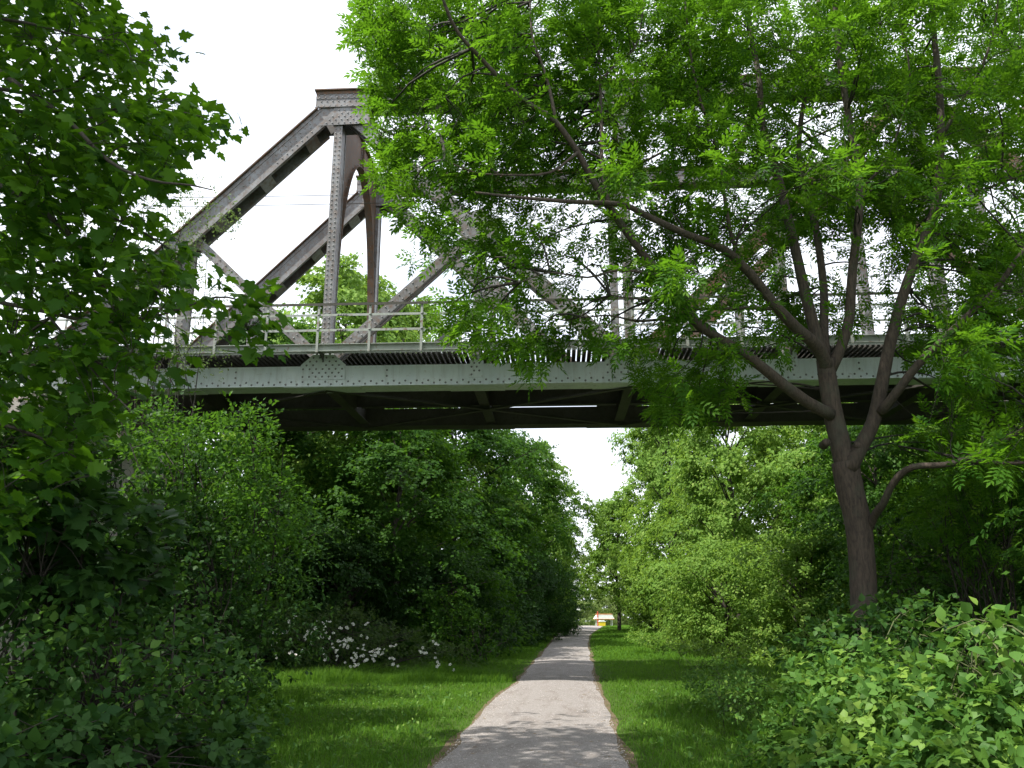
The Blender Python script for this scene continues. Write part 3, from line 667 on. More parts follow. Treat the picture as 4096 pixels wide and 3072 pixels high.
# ------------------------------------------------------------------ the ash tree
TY = 13.0
rng = np.random.RandomState(21)
base = at_Y(3462, 2475, TY); base[2] = 0
ash = empty('ash_tree', tuple(base), 'big ash tree with forked grey-brown trunk and feathery bright leaves', 'tree')
tr = [base + np.array([.02, 0, -.1]), base + np.array([0, 0, .5])] + [at_Y(x, y, TY) for x, y in ((3462, 2560), (3455, 2420), (3450, 2275), (3432, 2094), (3402, 1968), (3380, 1850))]
trp = smooth_path(tr, 4); trr = np.interp(np.linspace(0, 1, len(trp)), [0, .12, .3, .6, .85, 1], [.30, .23, .19, .195, .205, .21])
mb = MB(); mb.tube(np.array(trp) - base, list(trr), 18, True, .05, rng); mb.build('trunk', M['ashbark'], ash, smooth=True)
LS = [  # pixels of each limb, depth at root and tip, radius at root and tip
 ([(3390, 1900), (3362, 1778), (3330, 1642), (3312, 1525), (3300, 1440)], TY, TY, .21, .165),
 ([(3310, 1480), (3271, 1389), (3181, 1308), (3090, 1208), (3002, 1096), (2893, 996), (2744, 937), (2595, 867), (2486, 818), (2297, 808), (2100, 792), (1900, 770)], TY, 9.8, .14, .018),
 ([(3300, 1460), (3262, 1330), (3221, 1175), (3181, 996), (3141, 828), (3111, 699), (3072, 579), (3046, 473), (3036, 304), (3000, 120), (2960, -250)], TY, 13.6, .13, .05),
 ([(3305, 1450), (3296, 1326), (3294, 1145), (3260, 897), (3215, 760), (3195, 609), (3210, 440), (3260, 200), (3280, -150)], TY + .1, 14.4, .105, .04),
 ([(3322, 1480), (3365, 1385), (3398, 1263), (3408, 1096), (3432, 897), (3440, 748), (3410, 560), (3380, 380), (3351, 169), (3330, -200)], TY, 12.4, .12, .05),
 ([(3325, 1660), (3226, 1606), (3136, 1540), (3002, 1433), (2893, 1364), (2774, 1284), (2724, 1185), (2635, 1096), (2536, 967), (2436, 828), (2367, 715), (2305, 601), (2216, 481), (2128, 424), (2020, 335), (1919, 228), (1830, 127), (1773, 0), (1740, -150)], TY - .1, 9.2, .125, .02),
 ([(2225, 490), (2197, 354), (2172, 266), (2128, 139), (2118, -60)], 10.6, 10.9, .035, .015),
 ([(2440, 830), (2410, 696), (2406, 500), (2400, 316), (2392, 120), (2390, -150)], 10.9, 11.6, .045, .018),
 ([(2404, 320), (2480, 240), (2540, 190), (2570, 60), (2580, -80)], 11.3, 11.8, .025, .012),
 ([(2760, 1270), (2640, 1278), (2545, 1284), (2440, 1262), (2340, 1270)], 11.8, 10.9, .035, .01),
 ([(3100, 1235), (2980, 1232), (2893, 1235), (2750, 1236), (2640, 1205), (2535, 1195), (2440, 1180)], 12.2, 11.5, .04, .01),
 ([(2640, 1100), (2480, 1080), (2350, 1110), (2200, 1090), (2080, 1130)], 11.4, 10.6, .03, .009),
 ([(2310, 610), (2200, 690), (2050, 700), (1900, 690), (1780, 640)], 10.6, 10.1, .028, .008),
 ([(2990, 1090), (2930, 960), (2900, 800), (2870, 600), (2800, 400), (2760, 200), (2740, 0)], 12.3, 11.4, .05, .018),
 ([(3060, 520), (2960, 480), (2860, 380), (2760, 330)], 13.5, 12.8, .03, .012),
 ([(3395, 1880), (3443, 1787), (3493, 1688), (3524, 1552), (3551, 1416), (3579, 1299), (3608, 1195), (3677, 996), (3737, 848), (3756, 710), (3763, 473), (3750, 270), (3736, 135), (3720, -150)], TY - .1, 12.2, .155, .05),
 ([(3522, 1650), (3579, 1579), (3669, 1462), (3750, 1380), (3841, 1290), (3985, 1154), (4096, 1000), (4250, 860)], TY - .3, 11.0, .10, .035),
 ([(3470, 2130), (3500, 2060), (3533, 2013), (3579, 1923), (3651, 1868), (3777, 1859), (3904, 1823), (4020, 1760), (4150, 1690), (4400, 1600)], TY, 10.5, .085, .03),
 ([(3850, 1842), (3960, 1850), (4096, 1852), (4260, 1830)], 12.0, 11.2, .05, .018),
 ([(3760, 560), (3850, 400), (3930, 260), (3980, 100), (4000, -100)], 12.3, 11.6, .04, .015),
 ([(3740, 850), (3850, 780), (3960, 750), (4096, 700), (4250, 690)], 12.3, 11.5, .03, .012),
 ([(3440, 760), (3540, 650), (3600, 500), (3640, 300), (3600, 100)], 12.8, 12.0, .035, .014),
]
ash_l = [(trp, trr)]
for (spec, ya, yb, ra, rb) in LS:
    ra, rb = ra * .82, rb * .85; p, r = limb_world(spec, ya, yb, ra, rb); ash_l.append((p, r)); mb = MB()
    mb.tube(np.array(p) - base, r, 12 if ra > .08 else 8, True, .05, rng); mb.build('limb', M['ashbark'], ash, smooth=True)
for (x, y) in ((3306, 1768), (3432, 1782)):      # cut-off branch stubs with pale rings
    c = at_Y(x, y, TY - .22) - base; mb = MB(); mb.tube([c + np.array([.0, .16, -.03]), c, c + np.array([0, -.03, .01])], [.07, .065, .05], 10); mb.build('cut_stub', M['ashbark'], ash, smooth=True)
poly = [(1440, -60), (1400, 120), (1490, 330), (1560, 430), (1520, 560), (1470, 700), (1560, 830), (1670, 900), (1640, 990), (1680, 1080), (1800, 1130), (1740, 1240), (1840, 1390), (2000, 1400), (2180, 1480), (2330, 1390), (2540, 1430), (2610, 1560), (2650, 1700), (2800, 1690), (2960, 1600), (3020, 1470), (3120, 1420),
        (3350, 1330), (3560, 1330), (3650, 1450), (3720, 1560), (3660, 1700), (3760, 1850), (3900, 1950), (4150, 2000), (4150, -60)]
gaps = [(1640, 950, 60, 50, .9), (1960, 880, 150, 90, .7), (2480, 1180, 160, 130, .62), (2840, 1120, 110, 90, .8), (3150, 470, 130, 120, .75), (3000, 820, 130, 90, .5), (3260, 1060, 120, 160, .75), (3080, 1330, 160, 110, .55), (3500, 1130, 90, 260, .6), (3990, 760, 130, 160, .75), (3560, 1460, 150, 60, .9),
        (3600, 1560, 200, 160, .75), (3420, 1560, 160, 160, .8), (3860, 240, 60, 120, .7), (2200, 1250, 200, 90, .45), (3700, 1000, 70, 180, .5), (2700, 720, 110, 110, .35), (1990, 1330, 150, 60, .4)]
PXc = sample_poly(poly, 190, rng, gaps); cY = np.clip(12.7 + rng.randn(190) * 1.4, 10.2, 15.6); ci = rng.randint(0, 190, 1750)
PX1 = PXc[ci] + rng.randn(1750, 2) * np.array([85, 48]); PX = np.concatenate([PX1, sample_poly(poly, 1150, rng, gaps), sample_poly([(1450, -60), (1450, 300), (2000, 560), (3000, 450), (4130, 560), (4130, -60)], 420, rng)])
tY = np.concatenate([cY[ci] + rng.randn(1750) * .35, np.clip(13.0 + rng.randn(1570) * 1.3, 10.6, 15.8)])
bk = (PX[:, 0] > 2950) & (PX[:, 0] < 3850) & (PX[:, 1] > 150) & (PX[:, 1] < 1450) & (rng.rand(len(PX)) < .72); tY = np.where(bk, 13.6 + 1.8 * rng.rand(len(PX)), tY)
lf = np.clip((2600 - PX[:, 0]) / 1200, 0, 1); tY = tY * (1 - .5 * lf) + (11.2 + .8 * rng.randn(len(PX))) * .5 * lf
ins_ = in_poly(PX[:, 0], PX[:, 1], poly) | (rng.rand(len(PX)) < .06); PX, tY = PX[ins_], tY[ins_]
tuf = px_to_world(PX, np.clip(tY, 8.8, 15.8))
# the crown above the frame and to its side, which shades what lies below
up_ = np.array([rng.rand(1500) * 10.5 - 2.5, 9.0 + 7 * rng.rand(1500), 11.6 + 3.6 * rng.rand(1500) ** 1.5]).T
_, vy, _ = project(up_); up_ = up_[(vy < -80)][:380]
alltuf = np.concatenate([tuf, up_])
twig_mesh(ash, ash_l, tuf, rng, 330, M['twig'])
A = unit(alltuf - np.array([5.0, 13.0, 6.0])); A[:, 2] = np.abs(A[:, 2]) * .5 + .2
P, D, Nn, Sz = tuft_leaves(alltuf, unit(A), 8, rng, .30, .85, .12, .25, 1.0)
add_foliage(ash, 'ashleaf', 'ash', P, D, Nn, Sz, rng, 300)

# ------------------------------------------------------------------ the maple reaching in from beside the viewer
rng = np.random.RandomState(5)
mbase = np.array([-6.3, 7.6, 0.]); maple = empty('maple_tree', tuple(mbase), 'overhanging maple branches with large lobed leaves in front of the bridge', 'tree')
trp = smooth_path([mbase + np.array(q) for q in ((0, 0, -.1), (.05, 0, 1.5), (0, .1, 3.5), (.2, 0, 6), (.1, .1, 9), (.3, .2, 12))], 4)
mb = MB(); mb.tube(np.array(trp) - mbase, list(np.linspace(.24, .05, len(trp))), 12, True, .05, rng); mb.build('trunk', M['darkbark'], maple, smooth=True)
ml = [(trp, None)]
MS = [([(-150, 180), (60, 330), (260, 470), (430, 640), (600, 720), (760, 740), (850, 760)], .030), ([(-150, 700), (80, 780), (300, 960), (400, 1120), (480, 1300), (520, 1420)], .035), ([(-150, 640), (100, 720), (320, 830), (520, 900), (700, 1010), (800, 1060)], .03),
      ([(-150, 320), (80, 370), (240, 360), (400, 270), (520, 210), (640, 200)], .025), ([(-120, 60), (100, 90), (260, 130), (400, 160)], .02), ([(-150, 1180), (150, 1240), (400, 1290), (640, 1260), (860, 1190), (980, 1210), (1050, 1260)], .022), ([(-150, 420), (120, 450), (330, 480), (480, 430), (640, 430), (820, 470)], .022),
      ([(-150, 1380), (100, 1420), (300, 1500), (420, 1600)], .02), ([(-150, 1650), (80, 1720), (260, 1800), (380, 1900)], .02), ([(200, 1270), (320, 1420), (440, 1560), (520, 1640)], .014)]
for i, (spec, r0) in enumerate(MS):
    ya = 6.3 + (i % 4) * .4; p, r = limb_world(spec, ya, ya - .9 + .5 * (i % 3), r0, .004); a0 = np.array([mbase[0] + .1, mbase[1], max(1.5, p[0][2] - 1.2)])
    p = list(curve_between(a0, p[0], rng, .04, 4, .08)[:-1]) + p; r = list(np.linspace(.06, r0, 4)) + list(r)
    ml.append((p[4:], r)); mb = MB(); mb.tube(np.array(p) - mbase, (r + [.004] * len(p))[:len(p)], 7, True); mb.build('limb', M['darkbark'], maple, smooth=True)
poly = [(-60, -60), (360, -60), (500, 90), (560, 170), (700, 150), (700, 330), (740, 400), (870, 440), (900, 560), (800, 540), (720, 600), (730, 700), (790, 790), (800, 860), (720, 900), (760, 960), (830, 1060), (830, 1150), (740, 1230), (700, 1330), (760, 1480), (680, 1530), (560, 1600), (420, 1720), (350, 1850), (200, 2000), (-60, 2150)]
gaps = [(60, 370, 60, 50, .9), (320, 320, 70, 40, .8), (430, 620, 80, 60, .7), (330, 870, 70, 60, .8), (620, 880, 110, 150, .75), (480, 1000, 160, 90, .5), (250, 1200, 180, 90, .45), (640, 1290, 110, 130, .6), (560, 320, 60, 60, .5), (300, 1330, 120, 60, .6), (20, 1330, 60, 60, .8), (480, 1515, 420, 50, .72), (60, 1585, 110, 45, .95)]
poly = [(x - max(0, min(70, (x - 250) * .2)), y) for x, y in poly]; PX = sample_poly(poly, 900, rng, gaps)
ext = np.array([(560, 600), (640, 640), (900, 520), (860, 500), (890, 470), (800, 470), (1010, 1210), (960, 1240), (1050, 1230), (900, 1260), (930, 1310), (990, 1320), (1020, 1350), (890, 1190), (940, 1170), (1060, 1290), (950, 1290), (1010, 1180), (420, 1600), (320, 1690), (620, 1560), (700, 1500), (880, 1120), (820, 1250), (780, 1330), (640, 170), (690, 210), (640, 260)], float)
PX = np.concatenate([PX, np.repeat(ext, 1, 0)])
tY = 5.8 + 2.9 * rng.rand(len(PX)); tY[-len(ext):] = 6.4 + .7 * rng.rand(len(ext)); tuf = px_to_world(PX, tY)
twig_mesh(maple, ml, tuf, rng, 130, M['twig'], .010, .0028)
upm = np.concatenate([np.array([-9.5 + 5.4 * rng.rand(1500), 4.0 + 7.5 * rng.rand(1500), 2.5 + 10 * rng.rand(1500)]).T, np.array([-7.5 + 4.4 * rng.rand(1500), 3.0 + 6.5 * rng.rand(1500), 8.0 + 4.5 * rng.rand(1500)]).T, np.array([-7.5 + 4.3 * rng.rand(1800), 2.0 + 7.5 * rng.rand(1800), 8.2 + 4 * rng.rand(1800)]).T])[rng.permutation(4800)]  # out-of-view maple crown, added to shade the near path and lawn
vx, vy, _ = project(upm); upm = upm[((vx < -120) | (vy < -160))][:3000]
A = unit(np.concatenate([tuf, upm]) - (mbase + np.array([0, 0, 6]))); A[:, 2] *= .3
P, D, Nn, Sz = tuft_leaves(np.concatenate([tuf, upm]), unit(A), 7, rng, .115, .8, .9, .40, 1.1, .5, .08)
add_foliage(maple, 'maple', 'maple', P, D, Nn, Sz, rng, 300)
# one leaf hanging free in front of the white girder
lp_ = at_Y(1003, 1395, 6.6); o = link('leaf', leaf_mesh('maple', 'maple', 4), None, maple, lp_ - mbase); o.rotation_euler = (R(-96), R(8), R(10)); o.scale = (.16,) * 3

# ------------------------------------------------------------------ shrubs built from lumps of leaf tufts
def EL(px, py, Y, rx, rz, ry):
    c = at_Y(px, py, Y); dep = project(c)[2]; return c, np.array([rx * dep / F, ry, rz * dep / F])
def lump_tufts(c, r, n, rng, inner=.55):
    d = unit(rng.randn(n, 3)); ph = rng.rand(6) * 6.28
    lob = 1 + .16 * np.sin(d[:, 0] * 5 + ph[0] + d[:, 2] * 3) * np.sin(d[:, 1] * 5 + ph[1]) + .10 * np.sin(d[:, 2] * 8 + ph[2] + d[:, 0] * 6)
    q = (inner + (1 - inner) * rng.rand(n) ** .6) * lob * np.where(rng.rand(n) < .10, 1.15, 1)
    return c + d * r * q[:, None], d
def shrub(name, label, lumps, tpl, mat, size, dens, seed, group=None, nobj=0, cat='shrub', k=6, stems=14, stemmat='twig', up=.9, droop=.2, spread=.85, inner=.55, rad=.03, stemr=.022):
    r_ = np.random.RandomState(seed); T, Dv = [], []
    for (c, r) in lumps:
        n = int(dens * (r[0] * r[1] + r[0] * r[2] + r[1] * r[2]) * 4.2); t, d = lump_tufts(c, r, n, r_, inner); ok = t[:, 2] > .06; T.append(t[ok]); Dv.append(d[ok])
    T = np.concatenate(T); Dv = np.concatenate(Dv); b = T.mean(0); b[2] = 0
    root = empty(name, tuple(b), label, cat, group); mb = MB()
    st = T[r_.permutation(len(T))[:stems * 5]]
    for i in range(min(stems, len(st))):
        g = b + np.array([r_.randn() * .25, r_.randn() * .2, -.05]); pts = curve_between(g, st[i], r_, .06, 5, .05); mb.tube(np.array(pts) - b, list(np.linspace(stemr, stemr * .27, 6)), 5, False)
        for j in range(4):
            e = st[(stems + i * 4 + j) % len(st)]; a = pts[2 + j % 3]
            if np.linalg.norm(e - a) < 2.2: mb.tube(np.array(curve_between(a, e, r_, .08, 3)) - b, [stemr * .45, stemr * .36, stemr * .27, stemr * .13], 4, False)
    prop(mb.build('stems', M[stemmat], root, smooth=True), kind='stuff')
    P, D, Nn, Sz = tuft_leaves(T, Dv, k, r_, size, spread, .7, droop, up, .5, rad)
    ok = P[:, 2] > .03; add_foliage(root, tpl, mat, P[ok], D[ok], Nn[ok], Sz[ok], r_, nobj)
    return root
GL = 'shrubs along the maple side'
shrub('dogwood_shrub', 'broad-leaved shrub at the grass edge below the maple', [EL(330, 2800, 7.2, 420, 330, 1.0), EL(640, 2700, 9.0, 330, 330, 1.1), EL(900, 2850, 10.5, 230, 220, .9), EL(90, 2600, 7.0, 260, 330, .9)], 'broad', 'dogwood', .085, 26, 31, nobj=160)
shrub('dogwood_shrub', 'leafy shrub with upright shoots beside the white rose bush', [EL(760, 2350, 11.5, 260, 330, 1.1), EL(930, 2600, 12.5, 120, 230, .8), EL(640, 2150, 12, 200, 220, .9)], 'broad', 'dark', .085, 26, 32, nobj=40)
shrub('hornbeam_bush', 'tall light-green bush growing up to the bridge girder', [EL(800, 1900, 12.5, 300, 260, 1.3), EL(980, 1760, 12.8, 160, 150, .9), EL(620, 1740, 12.8, 180, 150, 1.0), EL(1060, 2050, 12.6, 180, 190, 1.0), EL(820, 2250, 13.0, 330, 300, 1.2)], 'oval', 'hornbeam', .085, 30, 33, nobj=60, stems=20)
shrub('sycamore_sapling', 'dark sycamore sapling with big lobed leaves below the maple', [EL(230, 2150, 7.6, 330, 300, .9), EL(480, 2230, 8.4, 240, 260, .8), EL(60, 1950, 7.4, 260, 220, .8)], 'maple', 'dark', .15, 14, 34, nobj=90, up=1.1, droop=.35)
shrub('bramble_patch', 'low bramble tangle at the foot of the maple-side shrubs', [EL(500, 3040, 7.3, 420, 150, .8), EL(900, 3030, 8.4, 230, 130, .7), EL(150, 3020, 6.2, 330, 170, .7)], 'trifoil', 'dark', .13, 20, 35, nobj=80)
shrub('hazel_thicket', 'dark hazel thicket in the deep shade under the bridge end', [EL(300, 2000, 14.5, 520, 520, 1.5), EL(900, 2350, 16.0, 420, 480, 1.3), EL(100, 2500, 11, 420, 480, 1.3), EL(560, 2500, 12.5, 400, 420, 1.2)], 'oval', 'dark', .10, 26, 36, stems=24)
shrub('birch_sapling', 'pale birch sapling twining round the sloping end post', [EL(760, 900, 17.0, 110, 260, .6), EL(840, 1180, 17.0, 110, 140, .5), EL(900, 870, 17.2, 80, 90, .35), EL(650, 700, 17.0, 110, 170, .6), EL(760, 1420, 17.0, 150, 120, .6), EL(560, 1150, 17, 130, 300, .6)], 'small', 'birch', .055, 22, 37, stems=16, inner=.2, cat='tree')
# rose bush
def rose_bush():
    lumps = [EL(1200, 2560, 21.5, 170, 110, 1.1), EL(1400, 2540, 22, 190, 120, 1.1), EL(1600, 2600, 22, 190, 90, 1.0), EL(1790, 2640, 22.5, 130, 70, .8), EL(1120, 2480, 21.5, 110, 110, .9)]
    o = shrub('rose_bush', 'wild rose bush dotted with white blossoms under the bridge', lumps, 'rose', 'rose', .085, 26, 41, k=6)
    r_ = np.random.RandomState(8); b = np.array(o.location)
    T5 = []; Fc5 = []; q = 0
    for k in range(5):
        a = k * 2 * math.pi / 5; n = len(T5)
        for (rr, aa_, z) in ((.15, 0, 0), (.75, -.48, .18), (1, -.2, .22), (.93, 0, .2), (1, .2, .22), (.75, .48, .18)): T5.append((rr * math.cos(a + aa_), rr * math.sin(a + aa_), z))
        Fc5 += [(n, n + 1, n + 2), (n, n + 2, n + 3), (n, n + 3, n + 4), (n, n + 4, n + 5)]
    fme = np_mesh('flower', np.array(T5), np.array(Fc5), np.full(20, .8)); fme.materials.append(M['petal'])
    cm = MB(); cm.tube([(0, 0, .02), (0, 0, .12), (0, 0, .14)], [.13, .11, .04], 6); cme = bpy.data.meshes.new('stamens'); cme.from_pydata(cm.v, [], cm.f); cme.materials.append(M['flowercore'])
    spots = [(1262, 2505), (1300, 2500), (1290, 2520), (1270, 2530), (1230, 2525), (1235, 2530), (1245, 2545), (1255, 2540), (1275, 2550), (1300, 2510), (1305, 2495), (1320, 2550), (1330, 2535), (1095, 2518), (1100, 2530), (1140, 2525), (1140, 2530), (1085, 2490), (1180, 2475), (1160, 2487), (1060, 2560), (1150, 2575), (1110, 2565), (1060, 2570), (1210, 2600), (1245, 2575), (1248, 2570), (1175, 2618), (1180, 2622), (1100, 2622), (1295, 2620), (1300, 2622), (1290, 2595), (1330, 2590), (1350, 2565), (1360, 2570), (1375, 2560), (1385, 2562), (1395, 2562), (1380, 2580), (1375, 2585), (1400, 2560), (1347, 2600), (1345, 2610), (1390, 2590), (1450, 2595), (1460, 2598), (1495, 2600), (1500, 2600), (1515, 2598), (1490, 2608), (1425, 2618), (1430, 2622), (1440, 2622), (1450, 2620), (1430, 2630), (1495, 2618), (1500, 2622), (1525, 2618), (1485, 2622), (1415, 2640), (1470, 2640), (1465, 2640), (1350, 2642), (1418, 2658), (1425, 2660), (1430, 2659), (1560, 2585), (1575, 2587), (1565, 2632), (1570, 2635), (1570, 2655), (1578, 2660), (1685, 2610), (1695, 2612), (1705, 2613), (1740, 2575), (1750, 2582), (1742, 2630), (1750, 2660), (1758, 2660), (1800, 2658), (1357, 2508), (1390, 2506), (1464, 2500), (1410, 2492), (1300, 2482), (1450, 2540)]
    spots = spots + [(x + r_.randn() * 14, y + r_.randn() * 9) for (x, y) in spots]
    for (x, y) in spots:
        p = at_Y(x + r_.randn() * 3, y + r_.randn() * 2, 19.85 + .4 * r_.rand()); p[2] = max(.1, p[2])
        f = bpy.data.objects.new('flower', fme); COL.objects.link(f); f.parent = o; f.location = p - b; f.scale = (.030 + .014 * r_.rand(),) * 3; f.rotation_euler = (R(50 + 18 * r_.randn()), R(20 * r_.randn()), R(25) * r_.randn())
        c = bpy.data.objects.new('stamens', cme); COL.objects.link(c); c.parent = f
rose_bush()
shrub('elder_bush', 'rounded fresh-green bush at the lawn edge beyond the roses', [EL(1880, 2560, 25, 130, 120, 1.3), EL(2010, 2540, 29, 110, 100, 1.3), EL(1800, 2480, 26, 110, 130, 1.1)], 'oval', 'mid', .11, 12, 42)
# ash side
rq = np.random.RandomState(99); BL = []
for (x0, y0, Y, rx, rz) in ((3180, 2960, 8.4, 110, 70), (3330, 2880, 8.6, 130, 100), (3270, 2740, 9.6, 130, 90), (3480, 2960, 7.6, 170, 110), (3500, 2780, 8.8, 150, 110), (3700, 2900, 7.2, 190, 140), (3680, 2750, 8.2, 160, 100), (3900, 2970, 6.6, 200, 120), (3880, 2810, 7.2, 170, 120), (4060, 2880, 6.6, 170, 140), (3320, 3040, 7.6, 150, 60), (3600, 3060, 6.9, 180, 80), (3850, 3080, 6.2, 220, 90), (4070, 2680, 7.4, 150, 120), (3420, 2660, 10, 120, 80)):
    BL.append(EL(x0, y0, Y, rx, rz, .45 + .3 * rq.rand()))
shrub('bramble_patch', 'lush bramble mound of three-part leaves near the ash tree', BL, 'trifoil', 'bramble', .125, 26, 51, nobj=300, stemmat='stem', inner=.3, stemr=.008, droop=.3)
shrub('dogwood_shrub', 'yellow-green dogwood shoots rising above the bramble mound', [EL(3930, 2700, 7.0, 200, 170, .6), EL(3960, 2560, 7.2, 90, 110, .4), EL(4070, 2600, 7.2, 150, 130, .6)], 'broad', 'bramble', .115, 15, 52, nobj=120, stemmat='stem')
shrub('dogwood_shrub', 'dogwood shrub with pointed leaves hiding the foot of the ash', [EL(3480, 2560, 10.6, 240, 110, .8), EL(3300, 2620, 11.2, 200, 110, .8), EL(3620, 2500, 11.2, 220, 110, .8)], 'broad', 'dogwood', .10, 22, 53, nobj=100, stemmat='stem')
shrub('seedling_clump', 'low weedy clump at the lawn edge before the brambles', [EL(3000, 2790, 11.6, 190, 90, .7), EL(2900, 2720, 14, 150, 70, .8)], 'oval', 'bramble', .06, 60, 54, stemr=.006, stems=8)
shrub('nettle_patch', 'nettle and seedling patch spilling onto the lawn', [EL(3080, 3010, 8.6, 130, 80, .5), EL(3230, 2900, 8.8, 150, 110, .6)], 'oval', 'hornbeam', .06, 55, 55, stemr=.006, stems=8)
shrub('elder_bush', 'shaded elder bush standing behind the ash trunk', [EL(3750, 2300, 15.5, 330, 330, 1.2), EL(4050, 2250, 14.5, 260, 380, 1.2), EL(3560, 2420, 15.0, 240, 200, 1.0)], 'oval', 'mid', .10, 14, 56, stems=20)
shrub('young_ash', 'young ash sapling in the shade beside the low limb', [EL(3850, 2020, 14, 260, 110, .9), EL(4060, 2120, 13.4, 200, 160, .8), EL(3950, 1960, 13.6, 230, 90, .8)], 'pinnate', 'ash', .26, 7, 57, stems=12, cat='tree')
shrub('ground_elder_patch', 'low bright ground cover along the lawn edge before the sunlit bushes', [EL(2560, 2545, 31, 60, 24, 1.0), EL(2650, 2572, 27, 80, 28, 1.0), EL(2790, 2588, 24, 100, 32, .9), EL(2960, 2612, 20.5, 110, 38, .9), EL(3120, 2640, 17.5, 120, 44, .8)], 'oval', 'bright', .085, 26, 58, stemr=.006, stems=8, inner=.2)
mb = MB(); p0 = at_Y(4025, 2260, 14.2); p0[2] = 0; o = empty('dead_stem', tuple(p0), 'thin pale bare stem in the dark behind the brambles', 'stem')
mb.tube([np.array([.05, 0, -.05]), np.array([.03, 0, .8]), at_Y(4022, 2220, 14.2) - p0, at_Y(4005, 2090, 14.2) - p0, at_Y(3995, 1990, 14.2) - p0], [.045, .045, .042, .036, .015], 7); mb.build('stem', M['palestem'], o, smooth=True)
mb = MB(); mb.tube([at_Y(4012, 2150, 14.2) - p0, at_Y(3960, 2160, 14.1) - p0, at_Y(3925, 2150, 14.1) - p0], [.012, .009, .004], 5); mb.build('side_twig', M['palestem'], o, smooth=True)

# ------------------------------------------------------------------ trees of the wood: shared trunk and crown meshes
def crown_mesh(seed, H, Rr, z0, nleaf, size, tpl='oval', nclump=120, sk=.9, droop=.25, fill=.45):
    """clumps of drooping leafy sprays set unevenly round the trunk"""
    r_ = np.random.RandomState(seed); ph = r_.rand(8) * 6.28
    f = r_.rand(nclump) ** .85; z = z0 + (H - z0) * (.03 + .95 * f)
    prof = np.sqrt(np.clip(1 - (np.abs(f - .36) / np.where(f > .36, .66, .50)) ** 2.0, .02, 1))
    ang = r_.rand(nclump) * 6.28; lob = 1 + .26 * np.sin(ang * 2 + ph[0] + z * .55) + .17 * np.sin(ang * 4 + ph[1] - z * 1.1) + .10 * r_.randn(nclump)
    rr = Rr * prof * lob * (fill + (1 - fill) * r_.rand(nclump) ** .6)
    C = np.stack([rr * np.cos(ang), rr * np.sin(ang), z], 1)
    k = max(24, nleaf // nclump); ns = 6; kk = k // ns; m = nclump * ns
    out0 = np.stack([np.cos(ang), np.sin(ang), np.zeros(nclump)], 1)
    ax = unit(np.repeat(out0, ns, 0) * .8 + r_.randn(m, 3) * np.array([.75, .75, .45]) + np.array([0, 0, .15])); ln = (.6 + .9 * r_.rand(m)) * sk * np.repeat(.6 + .8 * r_.rand(nclump), ns)
    o_ = np.repeat(C, ns, 0) - ax * ln[:, None] * .45 + r_.randn(m, 3) * .22 * sk
    t = r_.rand(m * kk); A_ = np.repeat(ax, kk, 0); L_ = np.repeat(ln, kk); side = unit(np.cross(A_, np.array([0, 0, 1.])))
    P = np.repeat(o_, kk, 0) + A_ * (t * L_)[:, None] + side * (r_.randn(m * kk) * .20 * L_ * (1.15 - t * .8))[:, None] + np.array([0, 0, 1.]) * (r_.randn(m * kk) * .07 * L_ - .30 * L_ * t * t)[:, None]
    n = len(P); out = A_
    D = unit(out * .6 + side * r_.randn(n, 1) * .6 + r_.randn(n, 3) * .3 + np.array([0, 0, -droop - .3])); rad_ = np.repeat(out0, ns * kk, 0); Nn = unit(np.array([0, 0, .55]) + rad_ * .70 + r_.randn(n, 3) * .38)
    Sz = size * (.65 + .6 * r_.rand(n)); V, Fc, vr = leaf_arrays(tpl, P, D, Nn, Sz, np.clip(np.repeat(r_.rand(m), kk) * .45 + r_.rand(n) * .55, 0, 1))
    cm = np_mesh('crown', V, Fc, vr); mb = MB()
    tp = smooth_path([(0, 0, -.2), (.05, .03, H * .2), (-.06, .08, H * .45), (.08, -.05, H * .7), (0, 0, H * .93)], 4); tr_ = list(np.linspace(H * .014 + .02, .02, len(tp))); mb.tube(tp, tr_, 9, True)
    for c in C[r_.permutation(nclump)[:26]]:
        a = np.array(tp[int(np.clip((c[2] - 1.2) / H, .12, .85) * (len(tp) - 1))]); pts = curve_between(a, c, r_, .06, 4, .06); mb.tube(pts, list(np.linspace(.05, .012, 5)), 5, False)
    tm = bpy.data.meshes.new('trunk'); tm.from_pydata(mb.v, [], mb.f); tm.polygons.foreach_set('use_smooth', [True] * len(tm.polygons))
    return tm, cm
VAR = {'round_a': crown_mesh(101, 15, 4.0, 1.2, 42000, .19, 'small', 190, 1.0), 'round_b': crown_mesh(102, 13, 3.6, .8, 40000, .18, 'small', 190, 1.0), 'leafy': crown_mesh(103, 11, 3.4, .1, 42000, .17, 'small', 220, 1.0),
       'low': crown_mesh(104, 5, 2.4, -.2, 22000, .13, 'small', 130, .85, .25, .3), 'slim': crown_mesh(105, 16, 2.2, 3.0, 9000, .15, 'small', 110, .8), 'far': crown_mesh(106, 12, 4.2, 1.0, 12000, .30, 'small', 130)}
VAR['stand'] = crown_mesh(107, 11, 2.7, 2.5, 26000, .20, 'small', 150, .9)
_cr = {}
def tree(var, x, y, sx, sz, mat, label, name='tree', group=None, rot=None, z=0, cat='tree'):
    tm, cm = VAR[var]; key = (var, mat)
    if key not in _cr:
        c2 = cm if not any(k[0] == var for k in _cr) else cm.copy()
        c2.materials.clear(); c2.materials.append(M[mat]); _cr[key] = c2
    if not tm.materials: tm.materials.append(M['darkbark'])
    root = empty(name, (x, y, z), label, cat, group, rotz=rot if rot is not None else (x * 7.3 + y * 1.7) % 6.28); root.scale = (sx, sx, sz)
    link('trunk', tm, None, root); prop(link('crown', _cr[key], None, root), kind='stuff'); return root
